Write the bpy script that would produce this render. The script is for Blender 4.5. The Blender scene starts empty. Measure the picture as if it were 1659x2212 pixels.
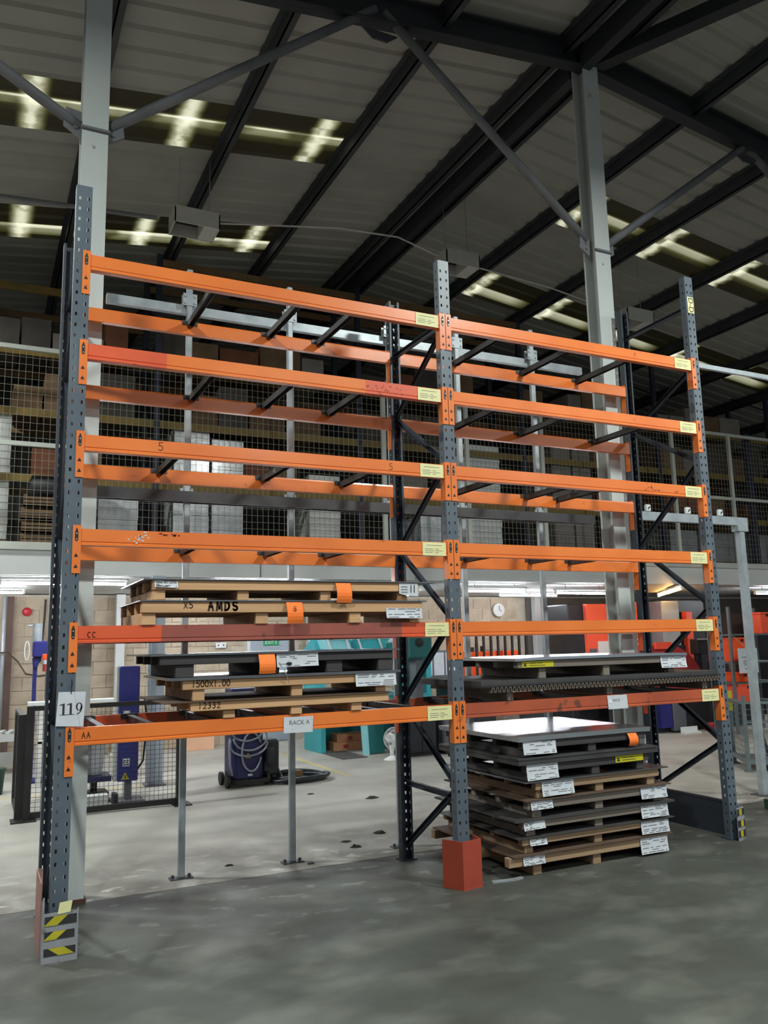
import bpy, math, random
from mathutils import Matrix, Vector
random.seed(7)
S = bpy.context.scene
COL = S.collection

# ------------------------------------------------------------------ camera
cam = bpy.data.cameras.new('camera'); CAM = bpy.data.objects.new('camera', cam); COL.objects.link(CAM)
_R = Vector((0.898162, -0.439058, -0.023107)); _U = Vector((-0.048747, -0.151677, 0.987227)); _F = Vector((0.436955, 0.885563, 0.157633))
CAM.matrix_world = Matrix((( _R.x,_U.x,-_F.x,-0.5136),(_R.y,_U.y,-_F.y,-5.5106),(_R.z,_U.z,-_F.z,1.7747),(0,0,0,1)))
cam.sensor_fit = 'HORIZONTAL'; cam.sensor_width = 36.0; cam.lens = 36.0*1780.128/1659.0
cam.clip_end = 200
S.camera = CAM

# ------------------------------------------------------------------ world, lamps, exposure
W = bpy.data.worlds.new('world'); S.world = W; W.use_nodes = True
W.node_tree.nodes['Background'].inputs[0].default_value = (0.62, 0.72, 0.80, 1)
W.node_tree.nodes['Background'].inputs[1].default_value = 0.45
S.view_settings.view_transform = 'Standard'; S.view_settings.look = 'None'
S.view_settings.gamma = 1.0; S.view_settings.use_curve_mapping = False
S.view_settings.exposure = 0.0
def high_bay_and_fill(x, y, z, power, size=0.55):
    l = bpy.data.lights.new('high_bay_and_fill_lamp', 'AREA'); l.shape = 'DISK'; l.size = size
    l.energy = power; l.color = (0.93, 1.0, 0.95)
    o = bpy.data.objects.new('high_bay_and_fill_lamp', l); o.location = (x, y, z); COL.objects.link(o)
for hx, hy, hp in ((-2.3,-3.8,430), (5.2,-3.6,430), (12.5,-4.0,430), (-2.0,-12.5,200), (5.5,-13,300), (13.0,-12.5,300), (-3.6,4.2,520), (19.5,3.0,400)):  # last two are fill lamps added out of view to brighten the rear floor
    high_bay_and_fill(hx, hy, 7.0, hp)

# ------------------------------------------------------------------ materials
def srgb(c):
    return tuple(((v/255)/12.92 if v/255 <= .04045 else ((v/255+.055)/1.055)**2.4) for v in c) + (1,)
MATS = {}
def mat(name, c, c2=None, scale=4, amt=.5, rough=.55, metal=0, bump=0, bscale=60, wear=None, wthr=.62, wscale=9,
        vary=0, stretch=None, emit=None, estr=0, spec=.5, coat=0, alpha=1, trans=0):
    m = bpy.data.materials.new(name); m.use_nodes = True; nt = m.node_tree; N = nt.nodes; L = nt.links
    b = N['Principled BSDF']; b.inputs['Roughness'].default_value = rough; b.inputs['Metallic'].default_value = metal
    b.inputs['Specular IOR Level'].default_value = spec
    if coat: b.inputs['Coat Weight'].default_value = coat; b.inputs['Coat Roughness'].default_value = .12
    tc = N.new('ShaderNodeTexCoord'); src = tc.outputs['Object']
    if stretch:
        mp = N.new('ShaderNodeMapping'); mp.inputs['Scale'].default_value = stretch; L.new(src, mp.inputs[0]); src = mp.outputs[0]
    def noise(s, d=4):
        n = N.new('ShaderNodeTexNoise'); n.inputs['Scale'].default_value = s; n.inputs['Detail'].default_value = d
        L.new(src, n.inputs['Vector']); return n.outputs['Fac']
    col = None
    def mix(fac, a, bb, blend='MIX'):
        x = N.new('ShaderNodeMix'); x.data_type = 'RGBA'; x.blend_type = blend
        for i, v in ((0, fac), (6, a), (7, bb)):
            if hasattr(v, 'is_linked') or hasattr(v, 'links'): L.new(v, x.inputs[i])
            else: x.inputs[i].default_value = v
        return x.outputs[2]
    def ramp(f, a, bb):
        r = N.new('ShaderNodeMapRange'); r.inputs[1].default_value = a; r.inputs[2].default_value = bb; L.new(f, r.inputs[0]); r.clamp = True; return r.outputs[0]
    col = srgb(c)
    if c2: col = mix(ramp(noise(scale), .5-.35*(1-amt)-.02, .5+.35*(1-amt)+.02), col, srgb(c2))
    if wear: col = mix(ramp(noise(wscale, 6), wthr, wthr+.05), col, srgb(wear))
    if vary:
        oi = N.new('ShaderNodeObjectInfo'); mr = N.new('ShaderNodeMapRange'); L.new(oi.outputs['Random'], mr.inputs[0])
        mr.inputs[3].default_value = 1-vary; mr.inputs[4].default_value = 1+vary
        hs = N.new('ShaderNodeHueSaturation'); L.new(mr.outputs[0], hs.inputs['Value'])
        if hasattr(col, 'links'): L.new(col, hs.inputs['Color'])
        else: hs.inputs['Color'].default_value = col
        col = hs.outputs[0]
    if hasattr(col, 'links'): L.new(col, b.inputs['Base Color'])
    else: b.inputs['Base Color'].default_value = col
    if bump:
        bp = N.new('ShaderNodeBump'); bp.inputs['Strength'].default_value = bump; bp.inputs['Distance'].default_value = .004
        L.new(noise(bscale, 5), bp.inputs['Height']); L.new(bp.outputs[0], b.inputs['Normal'])
    if emit: b.inputs['Emission Color'].default_value = srgb(emit); b.inputs['Emission Strength'].default_value = estr
    if alpha < 1: b.inputs['Alpha'].default_value = alpha
    if trans: b.inputs['Transmission Weight'].default_value = trans
    MATS[name] = m; return m
M = MATS
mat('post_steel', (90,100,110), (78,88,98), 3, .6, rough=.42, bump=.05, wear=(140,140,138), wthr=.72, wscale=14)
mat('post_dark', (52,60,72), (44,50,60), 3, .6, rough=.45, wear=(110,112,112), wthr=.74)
mat('orange', (233,124,52), (222,112,44), 2.5, .6, rough=.33, bump=.05, bscale=25, wear=(170,84,44), wthr=.70, wscale=7, coat=.25)
mat('orange_red', (222,92,52), (206,82,48), 3, .6, rough=.4, bump=.05, wear=(150,62,44), wthr=.68, wscale=8)
mat('beam_maroon', (158,84,70), (140,72,62), 3, .5, rough=.5, wear=(110,60,54), wthr=.66, wscale=8)
mat('beam_rust', (190,90,54), (158,72,48), 2.5, .4, rough=.5, wear=(110,62,48), wthr=.6, wscale=6)
mat('black_slot', (26,24,26), rough=.6)
mat('pin_steel', (190,186,180), rough=.3, metal=.8)
mat('tie_steel', (64,62,62), (48,46,46), 5, .5, rough=.4, wear=(120,112,104), wthr=.68)
mat('tie_bright', (150,148,146), (110,108,106), 5, .5, rough=.4)
mat('galv', (178,184,188), (150,158,164), 9, .4, rough=.42, metal=.35)
mat('galv_dark', (84,84,86), (66,66,70), 4, .5, rough=.5, metal=.2)
mat('column_paint', (206,210,208), (192,197,195), 1.6, .5, rough=.5, bump=.04, wear=(92,60,50), wthr=.70, wscale=5)
mat('white_paint', (226,228,228), (214,216,216), 2, .5, rough=.5)
mat('yellow_label', (228,224,168), (220,214,156), 6, .5, rough=.6)
mat('paper', (206,208,214), (190,193,200), 8, .5, rough=.75, bump=.15, bscale=18)
mat('ink', (46,44,46), rough=.8)
mat('ink_soft', (120,120,122), rough=.8)
mat('marker', (52,34,26), rough=.8)
mat('orange_tag', (255,128,48), (246,118,40), 4, .5, rough=.7)
mat('yellow_tape', (196,186,30), (176,166,24), 6, .5, rough=.6)
mat('hazard_yellow', (190,178,40), (160,150,36), 8, .4, rough=.6, wear=(96,92,40), wthr=.62)
mat('hazard_black', (34,34,34), (48,48,46), 8, .5, rough=.65)
mat('wood', (206,164,122), (178,134,96), 3, .4, rough=.75, bump=.25, bscale=30, stretch=(.35,6,6), vary=.12, wear=(128,92,66), wthr=.70)
mat('wood_shaded', (158,130,102), (132,106,82), 3, .4, rough=.8, bump=.25, bscale=30, stretch=(.35,6,6), vary=.12, wear=(104,82,64), wthr=.66)  # darker, greyer wood: the floor stack's dimmer shading put into the colour
mat('wood_grey', (128,116,106), (104,94,86), 3, .4, rough=.8, bump=.25, bscale=30, stretch=(.35,6,6), vary=.1)
mat('wood_dark', (66,62,62), (52,49,50), 3, .4, rough=.8, bump=.2, bscale=30, stretch=(.35,6,6), vary=.1)
mat('sheet_mirror', (226,228,232), (214,216,222), 1.2, .5, rough=.26, metal=1)
mat('sheet_steel', (150,150,154), (128,128,132), 2, .4, rough=.28, metal=.9)
mat('sheet_dark', (92,90,90), (74,72,72), 3, .4, rough=.5, metal=.5)
mat('sheet_brown', (96,76,62), (78,60,50), 3, .4, rough=.7)
mat('roof_sheet', (170,168,160), (156,154,147), 1.2, .5, rough=.6, vary=.04)
mat('purlin', (66,68,72), (54,56,60), 3, .5, rough=.6)
mat('rafter', (48,50,54), (40,42,46), 3, .5, rough=.6)
mat('brace_tube', (126,126,130), (108,108,112), 4, .5, rough=.55)
mat('soffit', (208,209,209), (198,200,200), 1.5, .5, rough=.6)
mat('block', (196,180,158), (176,160,140), 5, .4, rough=.9, bump=.6, bscale=90, vary=.09, wear=(150,138,122), wthr=.66, wscale=14)
mat('mortar', (206,196,178), (186,176,160), 6, .5, rough=.95, bump=.4, bscale=80)
mat('grey_wall', (104,98,92), (90,86,82), 2, .5, rough=.8)
mat('cladding', (96,94,90), (80,78,76), 1.5, .5, rough=.7)
mat('mesh_cream', (138,134,120), rough=.5)
mat('fence_frame', (196,198,190), (182,184,178), 3, .5, rough=.5)
mat('black_frame', (30,28,30), (40,38,40), 5, .5, rough=.55)
mat('black_wire', (60,58,58), rough=.5)
mat('deep_blue', (44,46,124), (36,38,106), 2, .5, rough=.42)
mat('navy', (34,34,84), (26,26,66), 3, .5, rough=.45)
mat('teal', (66,178,186), (52,158,168), 2, .5, rough=.5)
mat('teal_dark', (34,112,112), (26,96,98), 2, .5, rough=.5)
mat('teal_light', (150,214,222), (130,200,210), 2, .5, rough=.5)
mat('black_rubber', (26,26,28), (34,34,36), 6, .5, rough=.6)
mat('hose_grey', (128,132,142), rough=.45)
mat('hose_black', (34,40,46), rough=.35)
mat('card', (206,150,112), (190,134,98), 3, .5, rough=.85)
mat('peach', (240,190,158), (230,178,146), 2, .5, rough=.85)
mat('fan_white', (236,236,236), rough=.4)
mat('dark_machine', (44,44,50), (34,34,40), 2, .5, rough=.45)
mat('grey_machine', (104,106,114), (88,90,98), 2, .5, rough=.45)
mat('machine_red', (250,96,66), (240,84,56), 2, .5, rough=.5)
mat('bright_orange', (255,92,36), (246,84,30), 3, .5, rough=.5)
mat('dull_red', (176,58,60), (156,48,52), 2, .5, rough=.5)
mat('guard_orange', (166,66,46), (152,60,42), 3, .5, rough=.6, bump=.1)
mat('guard_grey', (150,150,156), (128,128,134), 6, .4, rough=.55, wear=(104,100,92), wthr=.6)
mat('guard_pink', (178,118,114), (160,128,120), 7, .4, rough=.7, wear=(128,120,112), wthr=.58, wscale=12)
mat('rust', (98,62,50), (80,56,48), 6, .5, rough=.9)
mat('wrap', (206,208,212), (180,184,190), 7, .35, rough=.22, bump=.5, bscale=14, coat=.5, spec=.7)
mat('wrap_grey', (150,152,154), (126,128,132), 6, .35, rough=.25, bump=.5, bscale=14, coat=.4)
mat('ply_white', (220,220,218), (206,206,204), 5, .5, rough=.5, vary=.05)
mat('brown_box', (118,94,70), (98,76,56), 4, .5, rough=.85, vary=.15)
mat('grey_box', (134,126,120), (116,110,106), 4, .5, rough=.85, vary=.1)
mat('plum_box', (84,78,72), (70,64,60), 4, .5, rough=.85, vary=.15)
mat('yellow_beam', (132,108,50), (112,92,44), 4, .5, rough=.55)
mat('brown_beam', (130,100,66), (112,86,58), 4, .5, rough=.55)
mat('rack_upright', (36,40,62), (44,46,60), 4, .5, rough=.5)
mat('grey_door', (168,178,190), (158,168,180), 2, .5, rough=.5)
mat('exit_green', (40,150,96), rough=.5)
mat('alarm_red', (190,40,52), rough=.4)
mat('concrete_mat', (88,86,82), (70,68,66), 5, .5, rough=.9)
mat('yellow_paint', (206,186,128), (190,176,140), 10, .4, rough=.85)
mat('cage_green', (104,112,116), (88,98,102), 4, .5, rough=.5)
mat('brown_steel', (96,74,66), (84,64,58), 4, .5, rough=.7)
mat('luminaire', (206,204,198), (194,192,186), 4, .5, rough=.6)
mat('dark_scrap', (52,50,48), rough=.9)
mat('green_bin', (30,64,44), rough=.5)
mat('cable', (70,60,40), rough=.6)
mat('orange_wood', (124,76,52), (104,62,44), 4, .5, rough=.8)
mat('tube_white', (255,255,255), emit=(246,250,255), estr=95)
mat('tube_warm', (255,230,190), emit=(255,196,120), estr=26)
mat('deck_grey', (170,170,168), rough=.8)
mat('glass_clear', (230,240,245), rough=.05, alpha=.35)

def floor_mat(name, base, alt, dark, light, k, joint_tone=None):
    m = bpy.data.materials.new(name); m.use_nodes = True; nt = m.node_tree; N = nt.nodes; L = nt.links; b = N['Principled BSDF']
    tc = N.new('ShaderNodeTexCoord')
    def noise(s, d=5, st=None, dist=0):
        n = N.new('ShaderNodeTexNoise'); n.inputs['Scale'].default_value = s; n.inputs['Detail'].default_value = d; n.inputs['Distortion'].default_value = dist
        v = tc.outputs['Object']
        if st:
            mp = N.new('ShaderNodeMapping'); mp.inputs['Scale'].default_value = st; mp.inputs['Rotation'].default_value = (0,0,.35); L.new(v, mp.inputs[0]); v = mp.outputs[0]
        L.new(v, n.inputs['Vector']); return n.outputs['Fac']
    def rng(f, a, c, o0=0, o1=1):
        r = N.new('ShaderNodeMapRange'); r.inputs[1].default_value = a; r.inputs[2].default_value = c; r.inputs[3].default_value = o0; r.inputs[4].default_value = o1; L.new(f, r.inputs[0]); return r.outputs[0]
    def mul(a, c):
        n = N.new('ShaderNodeMath'); n.operation = 'MULTIPLY'; L.new(a, n.inputs[0]); L.new(c, n.inputs[1]); return n.outputs[0]
    def mix(f, a, c):
        x = N.new('ShaderNodeMix'); x.data_type = 'RGBA'
        for i, v in ((0, f), (6, a), (7, c)):
            if hasattr(v, 'links'): L.new(v, x.inputs[i])
            else: x.inputs[i].default_value = v
        return x.outputs[2]
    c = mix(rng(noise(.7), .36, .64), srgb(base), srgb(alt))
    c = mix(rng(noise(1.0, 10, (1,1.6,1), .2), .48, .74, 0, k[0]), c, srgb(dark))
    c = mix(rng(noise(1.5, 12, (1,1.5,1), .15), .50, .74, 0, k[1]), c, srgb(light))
    if joint_tone:
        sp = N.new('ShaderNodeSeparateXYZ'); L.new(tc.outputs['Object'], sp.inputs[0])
        g = mul(rng(sp.outputs[1], joint_tone[0], joint_tone[1], 1, 0), rng(noise(2.4, 7, None, .5), .36, .58, .25, 1))
        c = mix(g, c, srgb(joint_tone[2]))
        w = mul(rng(sp.outputs[1], joint_tone[0], joint_tone[1]*.9, 1, 0), rng(noise(4.2, 7, (1,1.8,1), .4), .60, .66, 0, .75))
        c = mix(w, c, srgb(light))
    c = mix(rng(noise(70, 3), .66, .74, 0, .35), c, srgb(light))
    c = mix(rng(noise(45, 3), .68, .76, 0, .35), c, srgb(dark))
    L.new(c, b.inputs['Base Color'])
    L.new(rng(noise(2.2), .3, .7, .45, .7), b.inputs['Roughness']); b.inputs['Specular IOR Level'].default_value = .35
    bp = N.new('ShaderNodeBump'); bp.inputs['Strength'].default_value = .25; bp.inputs['Distance'].default_value = .004
    L.new(noise(40, 6), bp.inputs['Height']); L.new(bp.outputs[0], b.inputs['Normal'])
    MATS[name] = m
floor_mat('floor_front', (78,82,76), (69,73,67), (50,50,46), (122,123,115), (.75,.55), (1.06,-1.0,(68,64,59)))  # front slab: brown dirt patches along the joint
floor_mat('floor_rear', (182,178,170), (168,165,158), (140,134,126), (204,201,194), (.45,.3), (1.0,2.9,(112,105,97)))  # rear slab turns patchily darker and browner towards the joint

def rooflight_mat(name, yline, xs, xend, right):
    # a grimy rooflight sheet: daylight comes through only where the grime is thin (along a lap line and over the stiffeners)
    m = bpy.data.materials.new(name); m.use_nodes = True; nt = m.node_tree; N = nt.nodes; L = nt.links; b = N['Principled BSDF']
    b.inputs['Base Color'].default_value = srgb((64,58,44)); b.inputs['Roughness'].default_value = .5
    tc = N.new('ShaderNodeTexCoord'); sp = N.new('ShaderNodeSeparateXYZ'); L.new(tc.outputs['Object'], sp.inputs[0])
    def math_(op, a, c=None):
        n = N.new('ShaderNodeMath'); n.operation = op
        for i, v in ((0, a), (1, c)):
            if v is None: continue
            if hasattr(v, 'links'): L.new(v, n.inputs[i])
            else: n.inputs[i].default_value = v
        return n.outputs[0]
    def rng(f, a, c, o0=0, o1=1):
        r = N.new('ShaderNodeMapRange'); r.interpolation_type = 'SMOOTHSTEP'
        for i, v in ((1,a),(2,c),(3,o0),(4,o1)): r.inputs[i].default_value = v
        L.new(f, r.inputs[0]); return r.outputs[0]
    x, y = sp.outputs[0], sp.outputs[1]
    band = math_('MULTIPLY', rng(y, yline-.05, yline, 0, 1), rng(y, yline+.07, yline+.34, 1, 0))
    edge = rng(math_('ABSOLUTE', math_('SUBTRACT', y, yline+.01)), .0, .035, .8, 0)
    n = N.new('ShaderNodeTexNoise'); n.inputs['Scale'].default_value = 1.6; L.new(tc.outputs['Object'], n.inputs['Vector'])
    brk = rng(n.outputs['Fac'], .34, .56, .35, 1)
    if right:
        ph = math_('SUBTRACT', math_('MODULO', math_('SUBTRACT', x, xs[0]-1.63*8), 1.63), 0.0)
        brk = rng(ph, .75, 1.3, 1, 0); edge = math_('MULTIPLY', edge, .15); band = math_('MULTIPLY', band, 1.4)
    tot = math_('MULTIPLY', math_('ADD', math_('MULTIPLY', band, .55), edge), brk)
    for xc in xs:
        n2 = N.new('ShaderNodeTexNoise'); n2.inputs['Scale'].default_value = 5; L.new(tc.outputs['Object'], n2.inputs['Vector'])
        s = math_('MULTIPLY', rng(math_('ABSOLUTE', math_('SUBTRACT', x, xc)), .0, .19, 1.15, 0), rng(n2.outputs['Fac'], .3, .6, .55, 1.1))
        tot = math_('ADD', tot, s)
    em = N.new('ShaderNodeMix'); em.data_type = 'RGBA'; em.inputs[6].default_value = srgb((146,146,52)); em.inputs[7].default_value = srgb((236,236,206))
    L.new(math_('MINIMUM', tot, 1.0), em.inputs[0])
    L.new(em.outputs[2], b.inputs['Emission Color'])
    L.new(math_('ADD', math_('MULTIPLY', tot, 0.72 if not right else .62), .006), b.inputs['Emission Strength'])
    MATS[name] = m

# ------------------------------------------------------------------ mesh helpers
class MB:
    def __init__(s): s.v = []; s.f = []; s.m = []
    def add(s, vs, fs, mi=0):
        o = len(s.v); s.v += [tuple(p) for p in vs]; s.f += [tuple(i+o for i in f) for f in fs]; s.m += [mi]*len(fs); return s
    def box(s, x0, y0, z0, x1, y1, z1, mi=0):
        return s.add([(x0,y0,z0),(x1,y0,z0),(x1,y1,z0),(x0,y1,z0),(x0,y0,z1),(x1,y0,z1),(x1,y1,z1),(x0,y1,z1)],
                     [(0,3,2,1),(4,5,6,7),(0,1,5,4),(1,2,6,5),(2,3,7,6),(3,0,4,7)], mi)
    def obox(s, c, ax, ay, az, mi=0):
        c = Vector(c); ax = Vector(ax); ay = Vector(ay); az = Vector(az)
        vs = [c+ax*i+ay*j+az*k for k in (-1,1) for j in (-1,1) for i in (-1,1)]
        return s.add(vs, [(0,2,3,1),(4,5,7,6),(0,1,5,4),(1,3,7,5),(3,2,6,7),(2,0,4,6)], mi)
    def bar(s, p, q, w, h, up=(0,0,1), mi=0):
        p = Vector(p); q = Vector(q); d = q-p; n = d.normalized(); a = n.cross(Vector(up))
        if a.length < 1e-4: a = n.cross(Vector((1,0,0)))
        a.normalize(); c = a.cross(n)
        return s.obox((p+q)/2, d/2, a*w/2, c*h/2, mi)
    def tube(s, p, q, r, n=10, mi=0, r2=None, caps=True):
        p = Vector(p); q = Vector(q); d = (q-p).normalized(); a = d.cross(Vector((0,0,1)))
        if a.length < 1e-4: a = Vector((1,0,0))
        a.normalize(); b = d.cross(a); r2 = r if r2 is None else r2
        vs = []
        for c, rr in ((p, r), (q, r2)):
            vs += [c+a*rr*math.cos(2*math.pi*i/n)+b*rr*math.sin(2*math.pi*i/n) for i in range(n)]
        fs = [(i, (i+1)%n, n+(i+1)%n, n+i) for i in range(n)]
        if caps: fs += [tuple(range(n-1,-1,-1)), tuple(range(n, 2*n))]
        return s.add(vs, fs, mi)
    def path(s, pts, r, n=8, mi=0):
        pts = [Vector(p) for p in pts]; vs = []; k = len(pts); pa = None
        for i, p in enumerate(pts):
            d = (pts[min(i+1,k-1)]-pts[max(i-1,0)]).normalized()
            a = d.cross(Vector((0,0,1))) if pa is None else pa-d*pa.dot(d)
            if a.length < 1e-4: a = d.cross(Vector((1,0,0)))
            a.normalize(); pa = a; b = d.cross(a)
            vs += [p+a*r*math.cos(2*math.pi*j/n)+b*r*math.sin(2*math.pi*j/n) for j in range(n)]
        fs = [(i*n+j, i*n+(j+1)%n, (i+1)*n+(j+1)%n, (i+1)*n+j) for i in range(k-1) for j in range(n)]
        fs += [tuple(range(n-1,-1,-1)), tuple(range((k-1)*n, k*n))]
        return s.add(vs, fs, mi)
    def prism(s, poly, axis, a0, a1, mi=0):
        # polygon in the other two axes, pushed along the axis
        def P(u, w, t): return (t,u,w) if axis == 'x' else ((u,t,w) if axis == 'y' else (u,w,t))
        n = len(poly); vs = [P(u,w,a0) for u, w in poly]+[P(u,w,a1) for u, w in poly]
        fs = [(i,(i+1)%n,n+(i+1)%n,n+i) for i in range(n)]+[tuple(range(n-1,-1,-1)), tuple(range(n,2*n))]
        return s.add(vs, fs, mi)
    def lathe(s, c, prof, n=20, mi=0, axis='z'):
        vs = []
        for r, h in prof:
            for i in range(n):
                a = 2*math.pi*i/n; u, w = r*math.cos(a), r*math.sin(a)
                vs.append({'z':(c[0]+u,c[1]+w,c[2]+h),'y':(c[0]+u,c[1]+h,c[2]+w),'x':(c[0]+h,c[1]+u,c[2]+w)}[axis])
        k = len(prof)
        fs = [(i*n+j, i*n+(j+1)%n, (i+1)*n+(j+1)%n, (i+1)*n+j) for i in range(k-1) for j in range(n)]
        fs += [tuple(range(n-1,-1,-1)), tuple(range((k-1)*n, k*n))]
        return s.add(vs, fs, mi)

def root_of(o):
    while o.parent: o = o.parent
    return o
def link(name, mb, ms, parent=None, bevel=0, smooth=False, label=None, kind=None, solid=0):
    """One mesh object; the builder's points are in world space, stored about the thing's own origin."""
    if isinstance(ms, str): ms = [ms]
    org = Vector((0,0,0)) if parent is None else root_of(parent).location
    me = bpy.data.meshes.new(name)
    me.from_pydata([(x-org.x, y-org.y, z-org.z) for x, y, z in mb.v], [], mb.f)
    for k in ms: me.materials.append(M[k])
    if len(ms) > 1: me.polygons.foreach_set('material_index', mb.m)
    if smooth: me.polygons.foreach_set('use_smooth', [True]*len(me.polygons))
    me.update()
    o = bpy.data.objects.new(name, me); COL.objects.link(o)
    if parent: o.parent = parent
    if solid:
        sm = o.modifiers.new('solid', 'SOLIDIFY'); sm.thickness = solid; sm.offset = 0
    if bevel:
        bv = o.modifiers.new('bevel', 'BEVEL'); bv.width = bevel; bv.segments = 1; bv.limit_method = 'ANGLE'
    if label: o['label'] = label
    if kind: o['kind'] = kind
    return o
def thing(name, loc, label, cat, group=None):
    o = bpy.data.objects.new(name, None); o.location = loc; o.empty_display_size = .1; COL.objects.link(o)
    o['label'] = label; o['category'] = cat
    if group: o['group'] = group
    return o
def solo(name, mb, ms, label, cat, group=None, **k):
    """A thing that is one mesh: its origin goes to its own base."""
    xs = [p[0] for p in mb.v]; ys = [p[1] for p in mb.v]; zs = [p[2] for p in mb.v]
    c = Vector(((min(xs)+max(xs))/2, (min(ys)+max(ys))/2, min(zs)))
    mb.v = [(x-c.x, y-c.y, z-c.z) for x, y, z in mb.v]
    o = link(name, mb, ms, **k); o.location = c; o['label'] = label; o['category'] = cat
    if group: o['group'] = group
    return o
def struct(name, mb=None, ms=None, **k):
    if mb is None:
        o = bpy.data.objects.new(name, None); COL.objects.link(o)
    else: o = link(name, mb, ms, **k)
    o['kind'] = 'structure'; return o
def box(*a): return MB().box(*a)

# strokes for hand lettering, on a unit cell (x right, z up)
def arc(cx, cz, rx, rz, a0, a1, n=7):
    return [(cx+rx*math.cos(math.radians(a0+(a1-a0)*i/n)), cz+rz*math.sin(math.radians(a0+(a1-a0)*i/n))) for i in range(n+1)]
GL = {'0':[arc(.35,.5,.32,.48,0,360,12)], '1':[[(.3,0),(.34,1)]], '2':[arc(.33,.72,.3,.27,160,-30)+[(.05,0),(.7,.04)]],
      '3':[arc(.3,.75,.28,.24,140,-90)+arc(.3,.26,.32,.26,90,-140)], '4':[[(.5,0),(.5,1),(.05,.35),(.7,.35)]], '5':[[(.65,1),(.12,1),(.1,.58)]+arc(.3,.32,.34,.3,120,-140)],
      'X':[[(0,0),(.7,.9)],[(0,.9),(.7,0)]], '.':[[(.3,0),(.3,.08)]], 'A':[[(0,0),(.3,1),(.66,0)],[(.12,.4),(.52,.4)]],
      'C':[arc(.4,.5,.36,.48,50,310,10)], 'M':[[(0,0),(.08,1),(.38,.2),(.66,1),(.76,0)]], 'D':[[(.05,0),(.05,1)],[(.05,1)]+arc(.1,.5,.55,.5,90,-90,9)+[(.05,0)]],
      'S':[arc(.35,.74,.3,.25,30,250)+arc(.35,.25,.3,.25,70,-150)], ' ':[]}
def write(mb, text, x, y, z, h, w=.006, adv=.85, mi=0, slant=0, dx=1, dz=0):
    """Hand lettering on a face that looks towards -Y: thin strokes 1 mm proud."""
    cx = x; cz = z
    for ch in text:
        for st in GL.get(ch, []):
            pts = [(cx+(px+slant*pz)*h*.8, cz+pz*h) for px, pz in st]
            for (ax, az), (bx, bz) in zip(pts, pts[1:]):
                stroke(mb, ax, az, bx, bz, y, w, mi)
        cx += h*adv*dx; cz += h*adv*dz
    return mb
def stroke(mb, ax, az, bx, bz, y, w, mi=0):
    d = math.hypot(bx-ax, bz-az) or 1e-6; ux, uz = (bx-ax)/d*w*.5, (bz-az)/d*w*.5
    nx, nz = -uz, ux
    p = [(ax-ux+nx,az-uz+nz),(ax-ux-nx,az-uz-nz),(bx+ux-nx,bz+uz-nz),(bx+ux+nx,bz+uz+nz)]
    mb.add([(u,y-.0015,v) for u, v in p]+[(u,y,v) for u, v in p], [(0,1,2,3),(7,6,5,4),(0,4,5,1),(1,5,6,2),(2,6,7,3),(3,7,4,0)], mi)
def font_text(s, size, place):
    cu = bpy.data.curves.new('t', 'FONT'); cu.body = s; cu.size = size; cu.extrude = .0006; cu.align_x = 'CENTER'; cu.align_y = 'CENTER'
    ob = bpy.data.objects.new('t', cu); me = bpy.data.meshes.new_from_object(ob)
    mb = MB(); mb.add([place(v.co.x, v.co.y, v.co.z) for v in me.vertices], [tuple(p.vertices) for p in me.polygons])
    bpy.data.objects.remove(ob); bpy.data.curves.remove(cu); bpy.data.meshes.remove(me); return mb
def lines(mb, x0, x1, z0, z1, y, rows, mi=1, seed=0, th=.18):
    """Rows of small print: short ink bars on a paper's face."""
    R = random.Random(seed); n = len(rows)
    for i, segs in enumerate(rows):
        z = z1-(z1-z0)*(i+.5)/n; h = (z1-z0)/n*th
        for a, b in segs:
            mb.box(x0+(x1-x0)*a, y-.0012, z-h, x0+(x1-x0)*b, y, z+h, mi)
    return mb
def paper_mb(x0, x1, z0, z1, y, seed=0, curl=.012):
    """A docket: a sheet bent a little at its lower edge, with rows of print."""
    R = random.Random(seed); mb = MB(); n = 6; pts = []
    for i in range(n+1):
        t = i/n; off = -curl*(t**2)
        pts.append((y-.003+off, z1+(z0-z1)*t))
    sk = R.uniform(-.006,.006)
    vs = []
    for yy, zz in pts: vs += [(x0,yy,zz),(x1,yy,zz+sk)]
    k = len(vs); vs += [(a,b+.0012,c) for a, b, c in vs]
    fs = []
    for i in range(n):
        a = 2*i; fs += [(a,a+1,a+3,a+2), (k+a+2,k+a+3,k+a+1,k+a), (a,a+2,k+a+2,k+a), (a+1,k+a+1,k+a+3,a+3)]
    fs += [(0,k,k+1,1), (2*n,2*n+1,k+2*n+1,k+2*n)]
    mb.add(vs, fs, 0)
    for i in range(7):
        if i == 3: continue
        t = .1+.8*i/6; zz = z1+(z0-z1)*t; yy = y-.0046-curl*t*t
        a = .06; 
        while a < .9:
            b = min(.94, a+R.uniform(.08,.3))
            if R.random() < .62: mb.box(x0+(x1-x0)*a, yy-.0008, zz-.0022, x0+(x1-x0)*b, yy, zz+.0022, 1)
            a = b+R.uniform(.03,.1)
    return mb

# ------------------------------------------------------------------ floor, walls, roof
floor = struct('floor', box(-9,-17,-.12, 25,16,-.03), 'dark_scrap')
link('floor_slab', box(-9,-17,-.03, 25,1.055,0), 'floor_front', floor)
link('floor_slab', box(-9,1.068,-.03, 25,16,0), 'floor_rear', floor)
for (x0,y0,x1,y1) in ((4.12,5.2,4.2,9.6), (-.6,6.02,1.6,6.1), (5.62,8.2,5.7,9.4)):
    link('painted_line', box(x0,y0,0, x1,y1,.0012), 'yellow_paint', floor, label='worn yellow floor line')

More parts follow.
